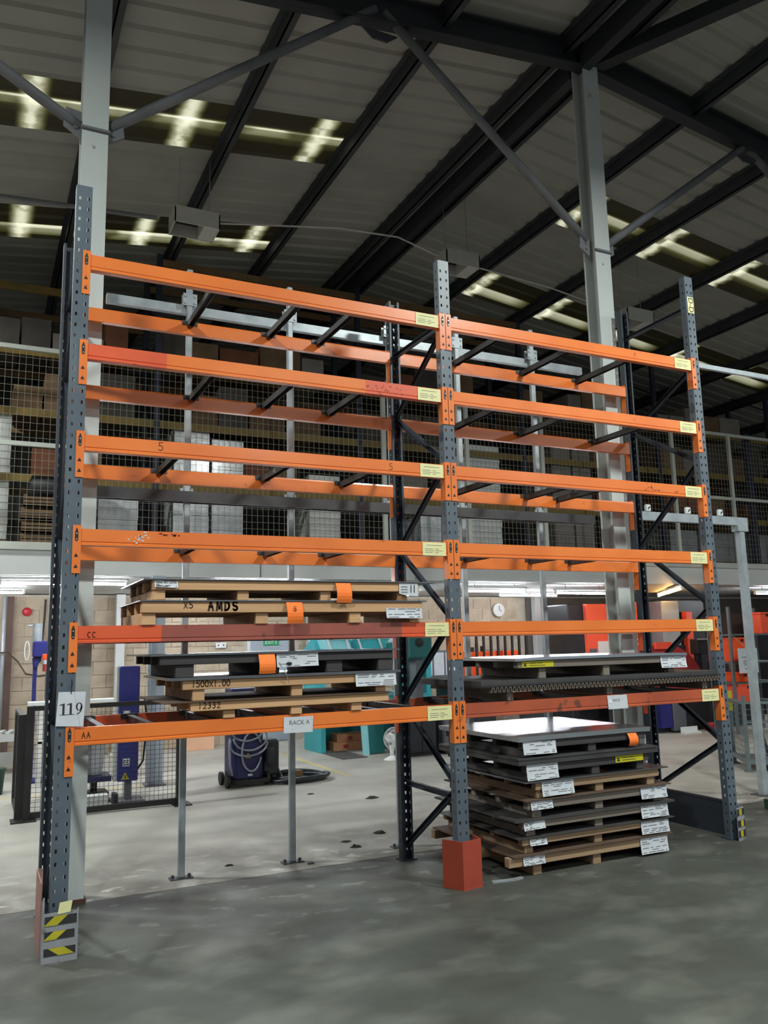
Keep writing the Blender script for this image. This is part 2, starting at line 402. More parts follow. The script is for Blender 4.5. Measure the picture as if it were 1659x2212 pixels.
def zr(x): return 8.62-.13*abs(x-5.4)
ceiling = struct('ceiling')
def sheet_mesh(xa, xb):
    prof = []
    for k in range(3):
        o = k/3; prof += [(o, 0), (o+.20, 0), (o+.235, .035), (o+.298, .035)]
    prof.append((1, 0))
    mb = MB(); n = len(prof)
    mb.add([(xa,y,zr(xa)+z) for y, z in prof]+[(xb,y,zr(xb)+z) for y, z in prof], [(i,i+1,n+i+1,n+i) for i in range(n-1)])
    me = bpy.data.meshes.new('roof_sheet'); me.from_pydata(mb.v, [], mb.f); return me
def lay(name, me, m, y0, y1):
    o = bpy.data.objects.new(name, me); o.location = (0,y0,0); o.scale = (1,y1-y0,1); COL.objects.link(o); o.parent = ceiling
    if not me.materials: me.materials.append(M[m])
    return o
SH = {k: sheet_mesh(*v) for k, v in {'L':(-9,5.4),'R':(5.4,25),'Lc':(3.56,5.4),'Rc':(5.4,7.2)}.items()}
ys = [3.27-i for i in range(0,12)][::-1]; rows = [(a,b) for a, b in zip(ys, ys[1:])]
rows += [(4.27,5.21),(5.21,6.15)]+[(7.15+i,8.15+i) for i in range(0,9)]
for a, b in rows:
    lay('roof_sheet', SH['L'], 'roof_sheet', a, b); lay('roof_sheet', SH['R'], 'roof_sheet', a, b)
for a, b, yl in ((3.27,4.27,3.64),(6.15,7.15,6.78)):
    lay('roof_sheet', SH['Lc'], 'roof_sheet', a, b); lay('roof_sheet', SH['Rc'], 'roof_sheet', a, b)
    nm = 'rooflight_%d' % int(a)
    rooflight_mat(nm+'a', (yl-a)/(b-a), (-.23,1.48,3.2), 3.5, False); rooflight_mat(nm+'b', (yl-a)/(b-a), (7.60,9.23,10.86,12.49,14.12), 0, True)
    lay('rooflight', sheet_mesh(-9,3.56), nm+'a', a, b)['label'] = 'grimy rooflight sheet with bright streaks'
    lay('rooflight', sheet_mesh(7.2,25), nm+'b', a, b)['label'] = 'grimy rooflight sheet with bright streaks'
for px in (-4.4,-2.8,-1.2,.4,2.02,3.6,5.2,5.72,7.2,8.82,10.44,12.1,13.8,15.5,17.2,19,21):
    z = zr(px); mb = MB().box(px-.008,-8,z-.2, px+.008,16,z-.002).box(px-.008,-8,z-.2, px+.07,16,z-.184).box(px-.07,-8,z-.016, px+.008,16,z-.002)
    link('purlin', mb, 'purlin', ceiling)
def rafter(xa, xb, y):
    mb = MB(); za, zb = 8.28-.125*abs(xa-5.4), 8.28-.125*abs(xb-5.4)
    for d, w, h in ((.15,.012,.30),(.008,.15,.016),(.292,.15,.016)): mb.bar((xa,y,za+d),(xb,y,zb+d), w, h)
    link('rafter', mb, 'rafter', ceiling)
rafter(-8.9,5.4,1.15); rafter(5.4,24.9,1.15); rafter(-8.9,5.4,12.5); rafter(5.4,24.9,12.5); rafter(-8.9,5.4,-6.5); rafter(5.4,24.9,-6.5)
link('ridge_beam', MB().box(5.36,-7.9,8.2, 5.48,1.06,8.46).box(5.36,1.26,8.2, 5.48,15.9,8.46), 'rafter', ceiling)
link('wind_brace', MB().bar((5.55,1.2,8.36),(7.7,-3.6,8.1), .16, .16), 'rafter', ceiling)
for p, q in (((.28,1.15,6.1),(2.8,1.15,8.12)),((2.9,1.15,8.12),(5.36,1.15,6.14)),((5.64,1.15,6.14),(8.05,1.15,7.98)),((8.15,1.15,7.98),(10.7,1.15,6.1)),((.05,1.15,6.05),(-2.6,1.15,7.6))):
    link('chevron_brace', MB().tube(p, q, .046, 12), 'brace_tube', ceiling, smooth=True)
for x in (2.85,8.1):
    link('gusset_plate', MB().prism([(x-.2,8.2-.125*abs(x-5.4)),(x+.2,8.2-.125*abs(x-5.4)),(x+.08,7.86-.1*abs(x-5.4)*.3),(x-.08,7.86-.1*abs(x-5.4)*.3)],'y',1.14,1.16), 'purlin', ceiling)

def steel_column(x0, x1, top, label):
    t = thing('steel_column', ((x0+x1)/2,1.15,0), label, 'column', )
    y0, y1 = 1.05, 1.25; xm = (x0+x1)/2
    mb = MB().box(x0,y0,.03, x1,y0+.014,top).box(x0,y1-.014,.03, x1,y1,top).box(xm-.006,y0+.014,.03, xm+.006,y1-.014,top)
    link('shaft', mb, 'column_paint', t)
    link('base_plate', box(x0-.012,y0-.012,0, x1+.012,y1+.03,.03), 'rust', t, label='rusty base plate')
    g = MB()
    for s, xx in ((-1,x0),(1,x1)):
        g.prism([(xx,5.95),(xx+s*.14,6.04),(xx+s*.12,6.2),(xx,6.18)], 'y', 1.135, 1.165)
        for k in range(2): g.tube((xx+s*.05,1.12,6.03+k*.07),(xx+s*.05,1.18,6.03+k*.07), .014, 6)
    g.box(x0-.01,1.02,5.98, x1+.01,1.05,6.0)
    link('brace_bracket', g, 'brace_tube', t)
    return t
steel_column(.06,.265,7.64, 'tall pale grey steel column right behind the left end of the rack')
steel_column(5.385,5.595,8.3, 'tall pale grey steel column behind the right bay, reaching the roof ridge')

# block wall under the mezzanine, its blocks picked out one by one where they show
wall = struct('wall_back', box(-9,9.92,0, 25,10.05,2.74), 'mortar')
bm = bpy.data.meshes.new('block'); _b = box(0,0,0, .438,.03,.214)
bm.from_pydata(_b.v, [], _b.f); bm.materials.append(M['block'])
cut = ((4.1,5.02,2.0),)
n = 0
for r in range(12):
    for c in range(-2, 23):
        x = c*.45+(.225 if r % 2 else 0)
        if x < -.8 or x > 10.1: continue
        if any(x+.44 > a and x < b and r*.225 < h for a, b, h in cut): continue
        if x > 5.2 and r < 4: continue
        if n >= 296: break
        o = bpy.data.objects.new('block', bm); o.location = (x+random.uniform(-.002,.002), 9.9+random.uniform(-.002,.003), r*.225+.005); COL.objects.link(o); o.parent = wall; n += 1
rest = MB()
for r in range(4):
    for c in range(12, 22): rest.box(c*.45,9.905,r*.225+.005, c*.45+.438,9.93,r*.225+.219)
for r in range(12):
    for c in range(-16, -2): rest.box(c*.45+(.225 if r % 2 else 0),9.905,r*.225+.005, c*.45+.438+(.225 if r % 2 else 0),9.93,r*.225+.219)
link('distant_blocks', rest, 'block', wall, kind='stuff')
link('lining_board', box(10.6,9.86,0, 24.5,9.915,2.72), 'grey_wall', wall)
dr = struct('door_1', box(4.18,9.86,.01, 4.94,9.9,1.97), 'grey_door')
link('door_frame', MB().box(4.11,9.85,0, 4.175,9.92,2.03).box(4.945,9.85,0, 5.01,9.92,2.03).box(4.175,9.85,1.975, 4.945,9.92,2.03), 'white_paint', dr)
ex = solo('exit_sign', MB().box(4.43,9.842,1.79, 4.74,9.858,1.9), 'exit_green', 'green EXIT sign on the grey door in the block wall', 'sign')
em = font_text('EXIT', .09, lambda x,y,z: (4.55+x, 9.8405-z, 1.845+y))
link('lettering', em, 'white_paint', ex)
pic = MB().tube((4.68,9.84,1.885),(4.68,9.842,1.885),.008,8).bar((4.68,9.841,1.875),(4.672,9.841,1.84),.002,.014,up=(1,0,0)).bar((4.672,9.841,1.84),(4.655,9.841,1.81),.002,.007,up=(1,0,0)).bar((4.672,9.841,1.84),(4.69,9.841,1.815),.002,.007,up=(1,0,0)).bar((4.65,9.841,1.862),(4.705,9.841,1.868),.002,.006,up=(0,0,1))
link('running_figure', pic, 'white_paint', ex)

struct('wall_far', None); FW = bpy.data.objects['wall_far']
mb = MB(); n = 110; vs = []
for i in range(n*4+1):
    k = i % 4; xx = -9+34*i/(n*4); vs += [(xx,14+(.0 if k in (0,1) else .05),2.9),(xx,14+(.0 if k in (0,1) else .05),8.6)]
mb.add(vs, [(2*i,2*i+2,2*i+3,2*i+1) for i in range(n*4)])
link('cladding_sheet', mb, 'cladding', FW)
struct('wall_right', box(24.4,-17,0, 24.5,16,6.3), 'cladding'); struct('wall_left', box(-8.9,-17,0, -8.8,16,6.9), 'cladding')

# mezzanine
mz = thing('mezzanine', (6,8,2.75), 'white fronted mezzanine platform along the back of the hall', 'mezzanine')
link('deck', box(-8.7,6.28,2.95, 24.3,13.95,3.18), 'deck_grey', mz)
link('soffit', box(-8.7,6.28,2.76, 24.3,9.89,2.8), 'soffit', mz)
link('fascia_board', box(-8.7,6.2,2.77, 24.3,6.275,3.1), 'soffit', mz)
link('edge_rail', box(-8.7,6.16,3.1, 24.3,6.275,3.2), 'fence_frame', mz)
for i in range(4):
    link('soffit_joint', box(-2+i*2.6,6.193,2.78, -1.985+i*2.6,6.2,3.09), 'grey_machine', mz)
mf = thing('mesh_fence', (6,6.25,3.2), 'pale steel mesh fence along the edge of the mezzanine', 'fence')
fx = [-5.82+1.59*i for i in range(14)]
for x in fx: link('fence_post', box(x-.035,6.22,3.2, x+.035,6.28,5.9), 'fence_frame', mf)
for z in (5.84,4.5):
    link('fence_rail', box(-5.82,6.225,z, 16,6.275,z+.06), 'fence_frame', mf)
for a, b in zip(fx, fx[1:]):
    mb = MB(); k = 18; x0, x1 = a+.035, b-.035
    for i in range(1,k): xx = x0+(x1-x0)*i/k; mb.box(xx-.0022,6.247,3.2, xx+.0022,6.252,5.84)
    for j in range(1,26): zz = 3.2+2.64*j/26; mb.box(x0,6.244,zz-.002, x1,6.248,zz+.002)
    link('wire_mesh', mb, 'mesh_cream', mf, kind='stuff')

# ------------------------------------------------------------------ the pallet rack
LV = [1.307, 1.9275, 2.542, 3.1595, 3.778, 4.4027]; PX = [0.0, 2.8, 5.59]; BAY = [(.05,2.75),(2.85,5.54)]
BH = .108
rack = thing('pallet_rack', (2.8,.5,0), 'two bay six level pallet rack with grey uprights and orange beams', 'pallet rack')
def post_mb(x, top, front, holes=True):
    mb = MB(); s = 1 if front else -1; yf = 0 if front else .97
    xe = [-.05,-.034,-.020,.020,.034,.05]; ze = [0]
    z = .06
    while z < top-.04: ze += [z, z+.024]; z += .075
    ze.append(top)
    idx = {}
    def V(a, b, c):
        k = (round(a,4),round(b,4),round(c,4))
        if k not in idx: idx[k] = len(mb.v); mb.v.append((a,b,c))
        return idx[k]
    def quad(p):
        mb.f.append(tuple(V(*q) for q in p)); mb.m.append(0)
    for i in range(len(ze)-1):
        a, b = ze[i], ze[i+1]; hole = holes and i % 2 == 1
        for j in range(5):
            if hole and j in (1,3): continue
            quad([(x+xe[j],yf,a),(x+xe[j+1],yf,a),(x+xe[j+1],yf,b),(x+xe[j],yf,b)])
        for sx in (-.05,.05):
            ye = [0,.028,.040,.07]
            for j in range(3):
                if hole and j == 1: continue
                quad([(x+sx,yf+s*ye[j],a),(x+sx,yf+s*ye[j+1],a),(x+sx,yf+s*ye[j+1],b),(x+sx,yf+s*ye[j],b)])
            q = -.018 if sx > 0 else .018
            quad([(x+sx,yf+s*.07,a),(x+sx+q,yf+s*.07,a),(x+sx+q,yf+s*.07,b),(x+sx,yf+s*.07,b)])
    return mb
TOP = [4.89,4.89,5.26]
posts = []
for x, top in zip(PX, TOP):
    for fr in (True, False):
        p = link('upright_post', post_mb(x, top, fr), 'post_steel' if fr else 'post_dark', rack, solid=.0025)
        posts.append(p)
        y0, y1 = (-.02,.10) if fr else (.87,.99)
        link('foot_plate', box(x-.07,y0,0, x+.07,y1,.008), 'post_dark', rack)
def brace(x, ya, za, yb, zb):
    mb = MB(); p, q = Vector((x,ya,za)), Vector((x,yb,zb))
    d = (q-p).normalized(); n = Vector((1,0,0)).cross(d)
    mb.obox((p+q)/2+Vector((.014,0,0)), Vector((.0015,0,0)), d*((q-p).length/2), n*.02)
    for k in (-1,1): mb.obox((p+q)/2+n*k*.02, Vector((.015,0,0)), d*((q-p).length/2), n*.0015)
    link('brace', mb, 'post_dark', rack)
zig = [(.05,4.31),(.92,3.77),(.05,3.2),(.92,2.58),(.05,1.95),(.92,1.27),(.05,.69),(.92,.11)]
for x in PX[:2]:
    for (a,b),(c,d) in zip(zig, zig[1:]): brace(x, a,b,c,d)
    brace(x, .05,4.36,.92,4.36); brace(x, .05,.62,.92,.62) if x else None
zig2 = [(.05,4.33),(.92,3.9),(.05,3.42),(.92,2.68),(.05,2.05),(.92,1.42),(.05,.83),(.92,.32)]
for (a,b),(c,d) in zip(zig2, zig2[1:]): brace(PX[2], a,b,c,d)
brace(PX[2], .05,4.95,.92,4.94)
kp = link('kick_plate', MB().box(5.586,.07,.015, 5.592,.9,.315).box(5.575,.07,.3, 5.605,.9,.32), 'post_dark', rack, label='dark sheet steel plate between the uprights')
dl = MB().box(5.554,-.006,4.885, 5.634,-.002,5.05)
dlo = link('post_label', dl, 'yellow_label', posts[4], label='pale yellow label lettered D-D sideways')
dt = font_text('D-D', .085, lambda x,y,z: (5.594+y, -.0068-z, 4.968-x))
link('post_lettering', dt, 'ink', posts[4])

def beam_mb(x0, x1, zt, yf, s, segs):
    # a box beam whose face has a shallow step above its lower lip; s = +1 when the face looks to -Y
    mb = MB(); prof = [(0,0),(0,-.080),(.004,-.084),(.004,-.088),(-.001,-.092),(-.001,-.106),(.002,-BH),(.048,-BH),(.048,-.012),(.045,0)]
    for a, b, mi in segs: mb.prism([(yf+s*u, zt+w) for u, w in prof], 'x', a, b, mi)
    return mb
def connector_mb(xp, side, zt, yf, s):
    # folded end plate on half the upright's face; side +1: its beam runs to +X
    xe = xp+side*.05; xi = xp+side*.003; a, b = min(xi,xe), max(xi,xe)
    zt2, zb = zt+.022, zt-.285; y0 = yf-s*.006; y1 = yf+s*.0
    mb = MB().box(a,min(y0,y1),zb, b,max(y0,y1),zt2)
    c, d = (xe,xe+.004) if side > 0 else (xe-.004,xe)
    mb.box(c,min(y0,yf+s*.06),zb, d,max(y0,yf+s*.06),zt2)
    xc = (a+b)/2; yq = y0-s*.001
    def plate(cx, cz, w, h, mi): mb.box(cx-w,min(yq,y0),cz-h, cx+w,max(yq,y0),cz+h, mi)
    def oct_(cx, cz, w, h, mi):
        poly = [(cx-w,cz-h*.7),(cx-w*.5,cz-h),(cx+w*.5,cz-h),(cx+w,cz-h*.7),(cx+w,cz+h*.7),(cx+w*.5,cz+h),(cx-w*.5,cz+h),(cx-w,cz+h*.7)]
        mb.prism(poly, 'y', min(yq,y0), max(yq,y0), mi)
    oct_(xc, zt-.045, .010, .036, 1)
    yq2 = yq-s*.003
    for k, r in ((-.010,.0055),(.018,.005)):
        mb.tube((xc,yq2,zt-.045-k*1.3),(xc,yq,zt-.045-k*1.3), r, 8, 2)
    for hz in (.014,.165,.185,.235,.255):
        if hz < .1: mb.prism([(xc-.006,zt-hz+.006),(xc+.006,zt-hz+.006),(xc+.003,zt-hz+.016),(xc-.003,zt-hz+.016)],'y',min(yq,y0),max(yq,y0),1)
    for hz in (.17,.24):
        mb.prism([(xc-.011,zt-hz-.012),(xc+.011,zt-hz-.012),(xc+.009,zt-hz-.002),(xc+.004,zt-hz+.004),(xc,zt-hz+.014),(xc-.004,zt-hz+.004),(xc-.009,zt-hz-.002)],'y',min(yq,y0),max(yq,y0),1)
    return mb
BM = ['orange','orange_red','beam_maroon','beam_rust']
front_segs = {(1,0):[(0,.52,1),(.52,2.28,2),(2.28,2.5,1),(2.5,2.7,0)], (4,0):[(0,.52,1),(.52,2.02,0),(2.02,2.7,1)], (0,1):[(0,2.69,3)], (0,0):[(0,2.7,0)]}
rear_segs = {(1,1):[(0,2.69,2)], (1,0):[(0,2.7,2)], (0,0):[(0,.75,1),(.75,2.7,2)], (0,1):[(0,2.69,3)]}
BEAM = {}
for li, zt in enumerate(LV):
    for bi, (x0,x1) in enumerate(BAY):
        for fr in (True, False):
            sg = (front_segs if fr else rear_segs).get((li,bi), [(0,x1-x0,0)])
            yf, s = (0,1) if fr else (.95,-1)
            mb = beam_mb(x0, x1, zt, yf, s, [(x0+a,min(x1,x0+b),m) for a,b,m in sg])
            o = link('beam', mb, BM, rack); BEAM[(li,bi,fr)] = o
            if sg[0][2] and len(sg) == 1: o['label'] = 'beam in duller red brown paint'
            for xp, sd in ((PX[bi],1),(PX[bi+1],-1)):
                yc = yf-.0015 if fr else .9715
                link('end_connector', connector_mb(xp, sd, zt, yc, s), ['orange' if fr or li > 1 else 'orange_red','black_slot','pin_steel'], o)
            if fr:
                a = 2.527 if bi == 0 else 5.322
                lb = MB().box(a,-.004,zt-.107, a+.206,-.001,zt-.004)
                lines(lb, a+.02,a+.19, zt-.09,zt-.02, -.004, [[(.08,.88)],[],[(0,.42),(.52,.72)],[(0,.48),(.52,.9)],[(0,.4),(.52,.7)]], 1, li*2+bi, .1)
                link('load_label', lb, ['yellow_label','ink_soft'], o, label='pale yellow load notice')
def hand(o, text, x, z, h, w=.005, m='marker', y=-.0, **k):
    link('handwriting', write(MB(), text, x, y, z, h, w, **k), m, o)
hand(BEAM[(0,0,True)], 'AA', .10, 1.243, .034, .004); hand(BEAM[(1,0,True)], 'CC', .112, 1.855, .034, .004)
hand(BEAM[(3,0,True)], '5', .525, 3.092, .055, .004); hand(BEAM[(3,0,True)], '5', 2.26, 3.085, .05, .003)

def scuff(o, x, z, w, h, seed, m='paper'):
    R = random.Random(seed); mb = MB()
    for k in range(16):
        cx, cz = x+R.gauss(0,w), z+R.gauss(0,h); d = R.uniform(.004,.014)
        mb.prism([(cx-d,cz-.003),(cx+d*.6,cz-.004),(cx+d,cz+.003),(cx-d*.5,cz+.005)], 'y', -.0012, 0)
    link('paint_scuff', mb, m, o, kind='stuff')
scuff(BEAM[(2,0,True)], .415, LV[2]-.05, .03, .014, 1); scuff(BEAM[(2,0,True)], .60, LV[2]-.022, .03, .004, 2, 'guard_orange'); scuff(BEAM[(4,0,True)], 2.22, LV[4]-.05, .08, .018, 3, 'guard_orange'); scuff(BEAM[(3,1,True)], 4.9, LV[3]-.05, .06, .02, 4, 'guard_orange')
ties = {0:[.224,.525,.95,1.35,1.8,2.15,2.472,3.05,3.5,4.2,4.9,5.3], 2:[.89,1.562,2.087,3.472,4.193,4.66],3:[.702,1.543,2.245,3.4,4.178,4.565],4:[.945,1.551,2.133,3.404,4.134,5.048],5:[.925,1.592,2.046,3.431,4.199,4.886]}
for li, xs in ties.items():
    zt = LV[li]
    for x in xs:
        mb = MB()
        for dx in (-.022,.020): mb.box(x+dx,.05,zt-.052, x+dx+.002,.9,zt-.004)
        mb.box(x-.022,.05,zt-.006, x+.022,.9,zt-.003)
        o = link('tie_bar', mb, 'tie_steel', rack)
        e = MB()
        e.prism([(.896,zt-.034),(.9015,zt-.034),(.9015,zt+.0005),(.925,zt+.0005),(.925,zt+.0035),(.896,zt+.0035)], 'x', x-.062, x+.062)
        link('end_bracket', e, 'tie_steel', o)

# things hung on or standing by the rack
nc = thing('number_card', (.03,-.02,1.32), 'white card numbered 119 tied to the left upright', 'card')
def skew(x, z): return (x-.012*(1.528-z)/.2, z)
cm = MB(); pts = [(-.046,1.528),(.113,1.524),(.104,1.314),(-.056,1.325)]
cm.prism(pts[::-1], 'y', -.0115, -.010)
link('sheet', cm, 'paper', nc)
def serif_one(cx, zb, h):
    w = h*.16; m = MB()
    for poly in ([(cx-w*.55,zb+.04*h),(cx+w*.55,zb+.04*h),(cx+w*.55,zb+h),(cx-w*.35,zb+h*.97),(cx-w*.55,zb+h*.86)],
                 [(cx-w*.5,zb+h*.99),(cx-w*2.1,zb+h*.87),(cx-w*2.0,zb+h*.83),(cx-w*.5,zb+h*.87)],
                 [(cx-w*1.9,zb),(cx+w*1.9,zb),(cx+w*1.9,zb+.045*h),(cx-w*1.9,zb+.045*h)]):
        m.prism(poly, 'y', -.0125, -.0114)
    return m
def serif_nine(cx, zb, h):
    m = MB(); n = 24; zc = zb+h*.66
    outer = [(cx+.33*h*.82*math.cos(t), zc+.345*h*math.sin(t)) for t in [2*math.pi*i/n for i in range(n)]]
    inner = [(cx+.17*h*.82*math.cos(t), zc+.29*h*math.sin(t)) for t in [2*math.pi*i/n for i in range(n)]]
    for i in range(n):
        j = (i+1) % n; m.prism([outer[i],outer[j],inner[j],inner[i]], 'y', -.0125, -.0114)
    tl = [(cx+.27*h,zc+.02*h),(cx+.13*h,zc-.02*h),(cx+.09*h,zb+.28*h),(cx-.02*h,zb+.12*h),(cx-.22*h,zb+.03*h),(cx-.21*h,zb-.01*h),(cx+.02*h,zb+.05*h),(cx+.17*h,zb+.22*h),(cx+.25*h,zb+.45*h)]
    for i in range(4): m.prism([tl[i],tl[i+1],tl[7-i],tl[8-i]], 'y', -.0125, -.0114)
    return m
dg = MB()
for p in (serif_one(-.014,1.388,.070), serif_one(.028,1.389,.070), serif_nine(.076,1.390,.070)): dg.add(p.v, p.f)
link('numerals', dg, 'ink', nc)
link('cord', MB().path([(.028,-.014,1.515),(.026,-.012,1.545),(.027,-.008,1.58),(.03,-.004,1.60)], .0025, 6), 'black_rubber', nc)
link('crease', MB().bar((.045,-.0119,1.525),(.085,-.0119,1.318), .0006, .0012, up=(0,1,0)), 'ink_soft', nc)

rs = thing('rack_sign', (1.51,-.004,1.186), 'grey paper sign reading RACK A taped to the lowest left beam', 'sign')
link('sheet', MB().prism([(1.400,1.186),(1.612,1.183),(1.617,1.290),(1.402,1.293)],'y',-.006,-.0035), 'paper', rs)
link('lettering', font_text('RACK A', .042, lambda x,y,z: (1.515+x, -.0068-z, 1.252+y)), 'ink_soft', rs)
link('tape', MB().box(1.402,-.0072,1.186, 1.42,-.0062,1.205).box(1.6,-.0072,1.27, 1.616,-.0062,1.289).box(1.463,-.0072,1.205, 1.472,-.0062,1.222), 'paper', rs)
rs = thing('rack_sign', (4.34,-.004,1.19), 'dull grey paper sign taped to the lowest right beam', 'sign')
sg = MB().prism([(4.246,1.19),(4.458,1.19),(4.450,1.303),(4.238,1.303)],'y',-.006,-.0035)
link('sheet', sg, 'paper', rs)
link('lettering', font_text('RACK', .03, lambda x,y,z: (4.335+x, -.0068-z, 1.262+y)), 'ink_soft', rs)
link('tape', MB().box(4.25,-.0075,1.24, 4.285,-.0062,1.268), 'white_paint', rs)

og = [(2.655,.07),(2.734,-.091),(2.912,-.06),(2.935,.09)]
mb = MB(); h = .335
inn = [(2.664,.07),(2.738,-.081),(2.904,-.052),(2.926,.09)]
for i in range(3):
    q = [og[i],og[i+1],inn[i+1],inn[i]]; mb.prism(q, 'z', .004, h)
g = thing('post_guard', (2.8,0,0), 'plain orange-red column guard around the foot of the middle upright', 'guard')
link('shell', mb, 'guard_orange', g); link('foot', MB().prism([(2.65,.07),(2.732,-.097),(2.918,-.066),(2.94,.09)],'z',0,.005), 'guard_orange', g)

g = thing('post_guard', (.0,-.05,0), 'scuffed grey guard with yellow black tape below the 119 upright', 'guard')
mb = MB().box(-.082,-.072,0, .098,-.064,.272)
mb.prism([(-.072,0),(.06,0),(.06,.29),(-.06,.36),(-.072,.3)], 'x', -.090, -.082); mb.prism([(-.072,0),(.04,0),(.04,.21),(-.072,.285)], 'x', .098, .106)
mb.box(-.082,-.064,0, .098,.05,.006)
link('shell', mb, 'guard_grey', g)
link('side_plate', MB().box(-.098,.05,0, -.091,.42,.415).box(-.091,.412,0, -.06,.42,.415), 'guard_pink', g, label='faded pinkish red side plate')
def hazard(x0, x1, z0, z1, y, flip, parent):
    t = MB().box(x0,y-.003,z0, x1,y,z1, 0); w = (x1-x0)
    a, b = (x0+.35*w, x0+.85*w) if not flip else (x0+.08*w, x0+.5*w)
    sl = .22*w*(1 if not flip else -1)
    t.prism([(a+sl*.5,z0),(b+sl*.5,z0),(b-sl,z1),(a-sl,z1)], 'y', y-.0042, y-.003, 1)
    link('hazard_tape', t, ['hazard_black','hazard_yellow'], parent, label='black and yellow striped tape')
hazard(-.078,.094,.040,.082,-.072,False,g); hazard(-.078,.086,.128,.172,-.072,True,g); hazard(-.078,.096,.205,.255,-.072,True,g)
link('torn_tape', MB().prism([(-.01,.262),(.06,.268),(.07,.33),(.0,.325)],'y',-.075,-.0725), 'yellow_label', g, label='torn pale yellow tape end')
g = thing('post_guard', (5.62,0,0), 'grey guard with yellow black tape at the foot of the right upright', 'guard')
mb = MB().prism([(5.548,-.075),(5.665,-.045),(5.665,.06),(5.657,.06),(5.657,-.037),(5.548,-.066)], 'z', 0, .275)
link('shell', mb, 'guard_grey', g)
for k, z in enumerate((.03,.115,.21)):
    t = MB().prism([(5.551,-.0775),(5.667,-.0478),(5.667,-.045),(5.551,-.0745)], 'z', z, z+.055, 0)
    a = .25+.15*(k % 2); f = lambda u: (5.551+.116*u, -.0785+.0297*u)
    (p, q), (r_, s_) = f(a), f(a+.38)
    t.prism([(p,q),(r_,s_),(r_,s_+.002),(p,q+.002)], 'z', z+.002, z+.053, 1)
    link('hazard_tape', t, ['hazard_black','hazard_yellow'], g, label='black and yellow striped tape')

# post and rail barrier behind the rack
pb = thing('rail_barrier', (2.8,1.265,0), 'galvanised post and rail barrier standing just behind the rack', 'barrier')
for x in (1.015,1.935,2.95,3.715,4.645):
    o = link('barrier_post', MB().box(x-.025,1.3,.008, x+.025,1.35,5.05), 'galv', pb, bevel=.006)
    link('base_plate', MB().box(x-.09,1.28,0, x+.09,1.37,.008).tube((x-.065,1.325,.006),(x-.065,1.325,.03),.013,6).tube((x+.065,1.325,.006),(x+.065,1.325,.03),.013,6), 'galv_dark', o)
    c = MB().box(x-.06,1.294,4.71, x+.06,1.302,4.82).box(x-.06,1.348,4.71, x+.06,1.356,4.82)
    for s in (-1,1):
        for zz in (4.735,4.795): c.tube((x+s*.042,1.285,zz),(x+s*.042,1.365,zz),.012,6)
    link('clamp', c, 'galv', o)
    c = MB().box(x-.06,1.294,3.06, x+.06,1.356,3.075)
    for s in (-1,1): c.tube((x+s*.042,1.325,3.05),(x+s*.042,1.325,3.1),.013,6)
    link('clamp', c, 'galv', o)
link('top_rail', box(.33,1.352,4.655, 5.35,1.402,4.735), 'galv', pb)
link('lower_rail', MB().box(.29,1.276,2.98, 5.34,1.2995,3.07).box(.29,1.3505,2.98, 5.34,1.376,3.07), 'galv_dark', pb)
pb = thing('rail_barrier', (7.5,1.3,0), 'grey post and rails beside the right end, three white switch boxes on top', 'barrier')
o = link('barrier_post', MB().box(7.47,1.25,.008, 7.545,1.325,3.05).box(7.43,1.24,2.98, 7.60,1.335,3.05), 'galv', pb)
link('base_plate', box(7.4,1.2,0, 7.62,1.38,.008), 'galv_dark', o)
link('lower_rail', box(5.98,1.255,3.05, 7.62,1.32,3.145), 'galv', pb)
link('upper_post', MB().box(5.9,1.27,3.145, 5.95,1.31,4.98).box(9.0,1.27,0, 9.05,1.31,4.98), 'galv', pb)
link('upper_rail', box(5.9,1.26,4.93, 9.1,1.3,4.985), 'galv', pb)
for x in (6.08,6.68,7.19):
    sb = link('switch_box', box(x-.036,1.25,3.147, x+.036,1.29,3.225), 'white_paint', pb, bevel=.008)
    link('switch_toggle', MB().bar((x-.01,1.245,3.175),(x+.012,1.245,3.2),.01,.008,up=(0,1,0)), 'ink', sb)

# ------------------------------------------------------------------ pallets and their sheet metal
def pallet(label, x0, x1, zb, bh, zt, y0, y1, bears, m, name='pallet', group=None, bw=.08, timbers=4, deck=None):
    """Long timbers along X over cross bearers along Y, as the loads here are built."""
    t = thing(name, ((x0+x1)/2,(y0+y1)/2,zb), label, 'pallet', group)
    R = random.Random(label)
    for bx in bears:
        link('bearer', box(bx,y0+.01+R.uniform(0,.015),zb, bx+bw,y1-R.uniform(0,.03),zb+bh-.0005), m, t, bevel=.003)
    for k in range(timbers):
        yy = y0+(y1-y0-.06)*k/(timbers-1); e = R.uniform(-.01,.01)
        link('timber', box(x0+e*(k > 0),yy,zb+bh, x1+e*(k > 0),yy+.06,zt-.0005), m, t, bevel=.003)
    return t
def sheet(label, x0, x1, z0, z1, y0, y1, m, bend=0, name='sheet_stack', lips=1):
    mb = MB(); n = 8; h = (z1-z0)/lips; R = random.Random(label)
    for k in range(lips):
        a, b = R.uniform(-.006,.006)*(lips > 1), R.uniform(-.006,.006)*(lips > 1)
        vs = []
        for i in range(n+1):
            t = i/n; xx = x0+a+(x1-x0+b)*t; dz = -bend*(max(0,abs(t-.5)-.3)/.2)**2
            for yy, zz in ((y0+a,0),(y1+b,0),(y1+b,h*.92),(y0+a,h*.92)): vs.append((xx,yy,z0+k*h+zz+dz))
        fs = []
        for i in range(n):
            q = 4*i
            for j in range(4): fs.append((q+j,q+4+j,q+4+(j+1)%4,q+(j+1)%4))
        fs += [(0,1,2,3),(4*n+3,4*n+2,4*n+1,4*n)]
        mb.add(vs, fs)
    return solo(name, mb, m, label, 'sheet metal')
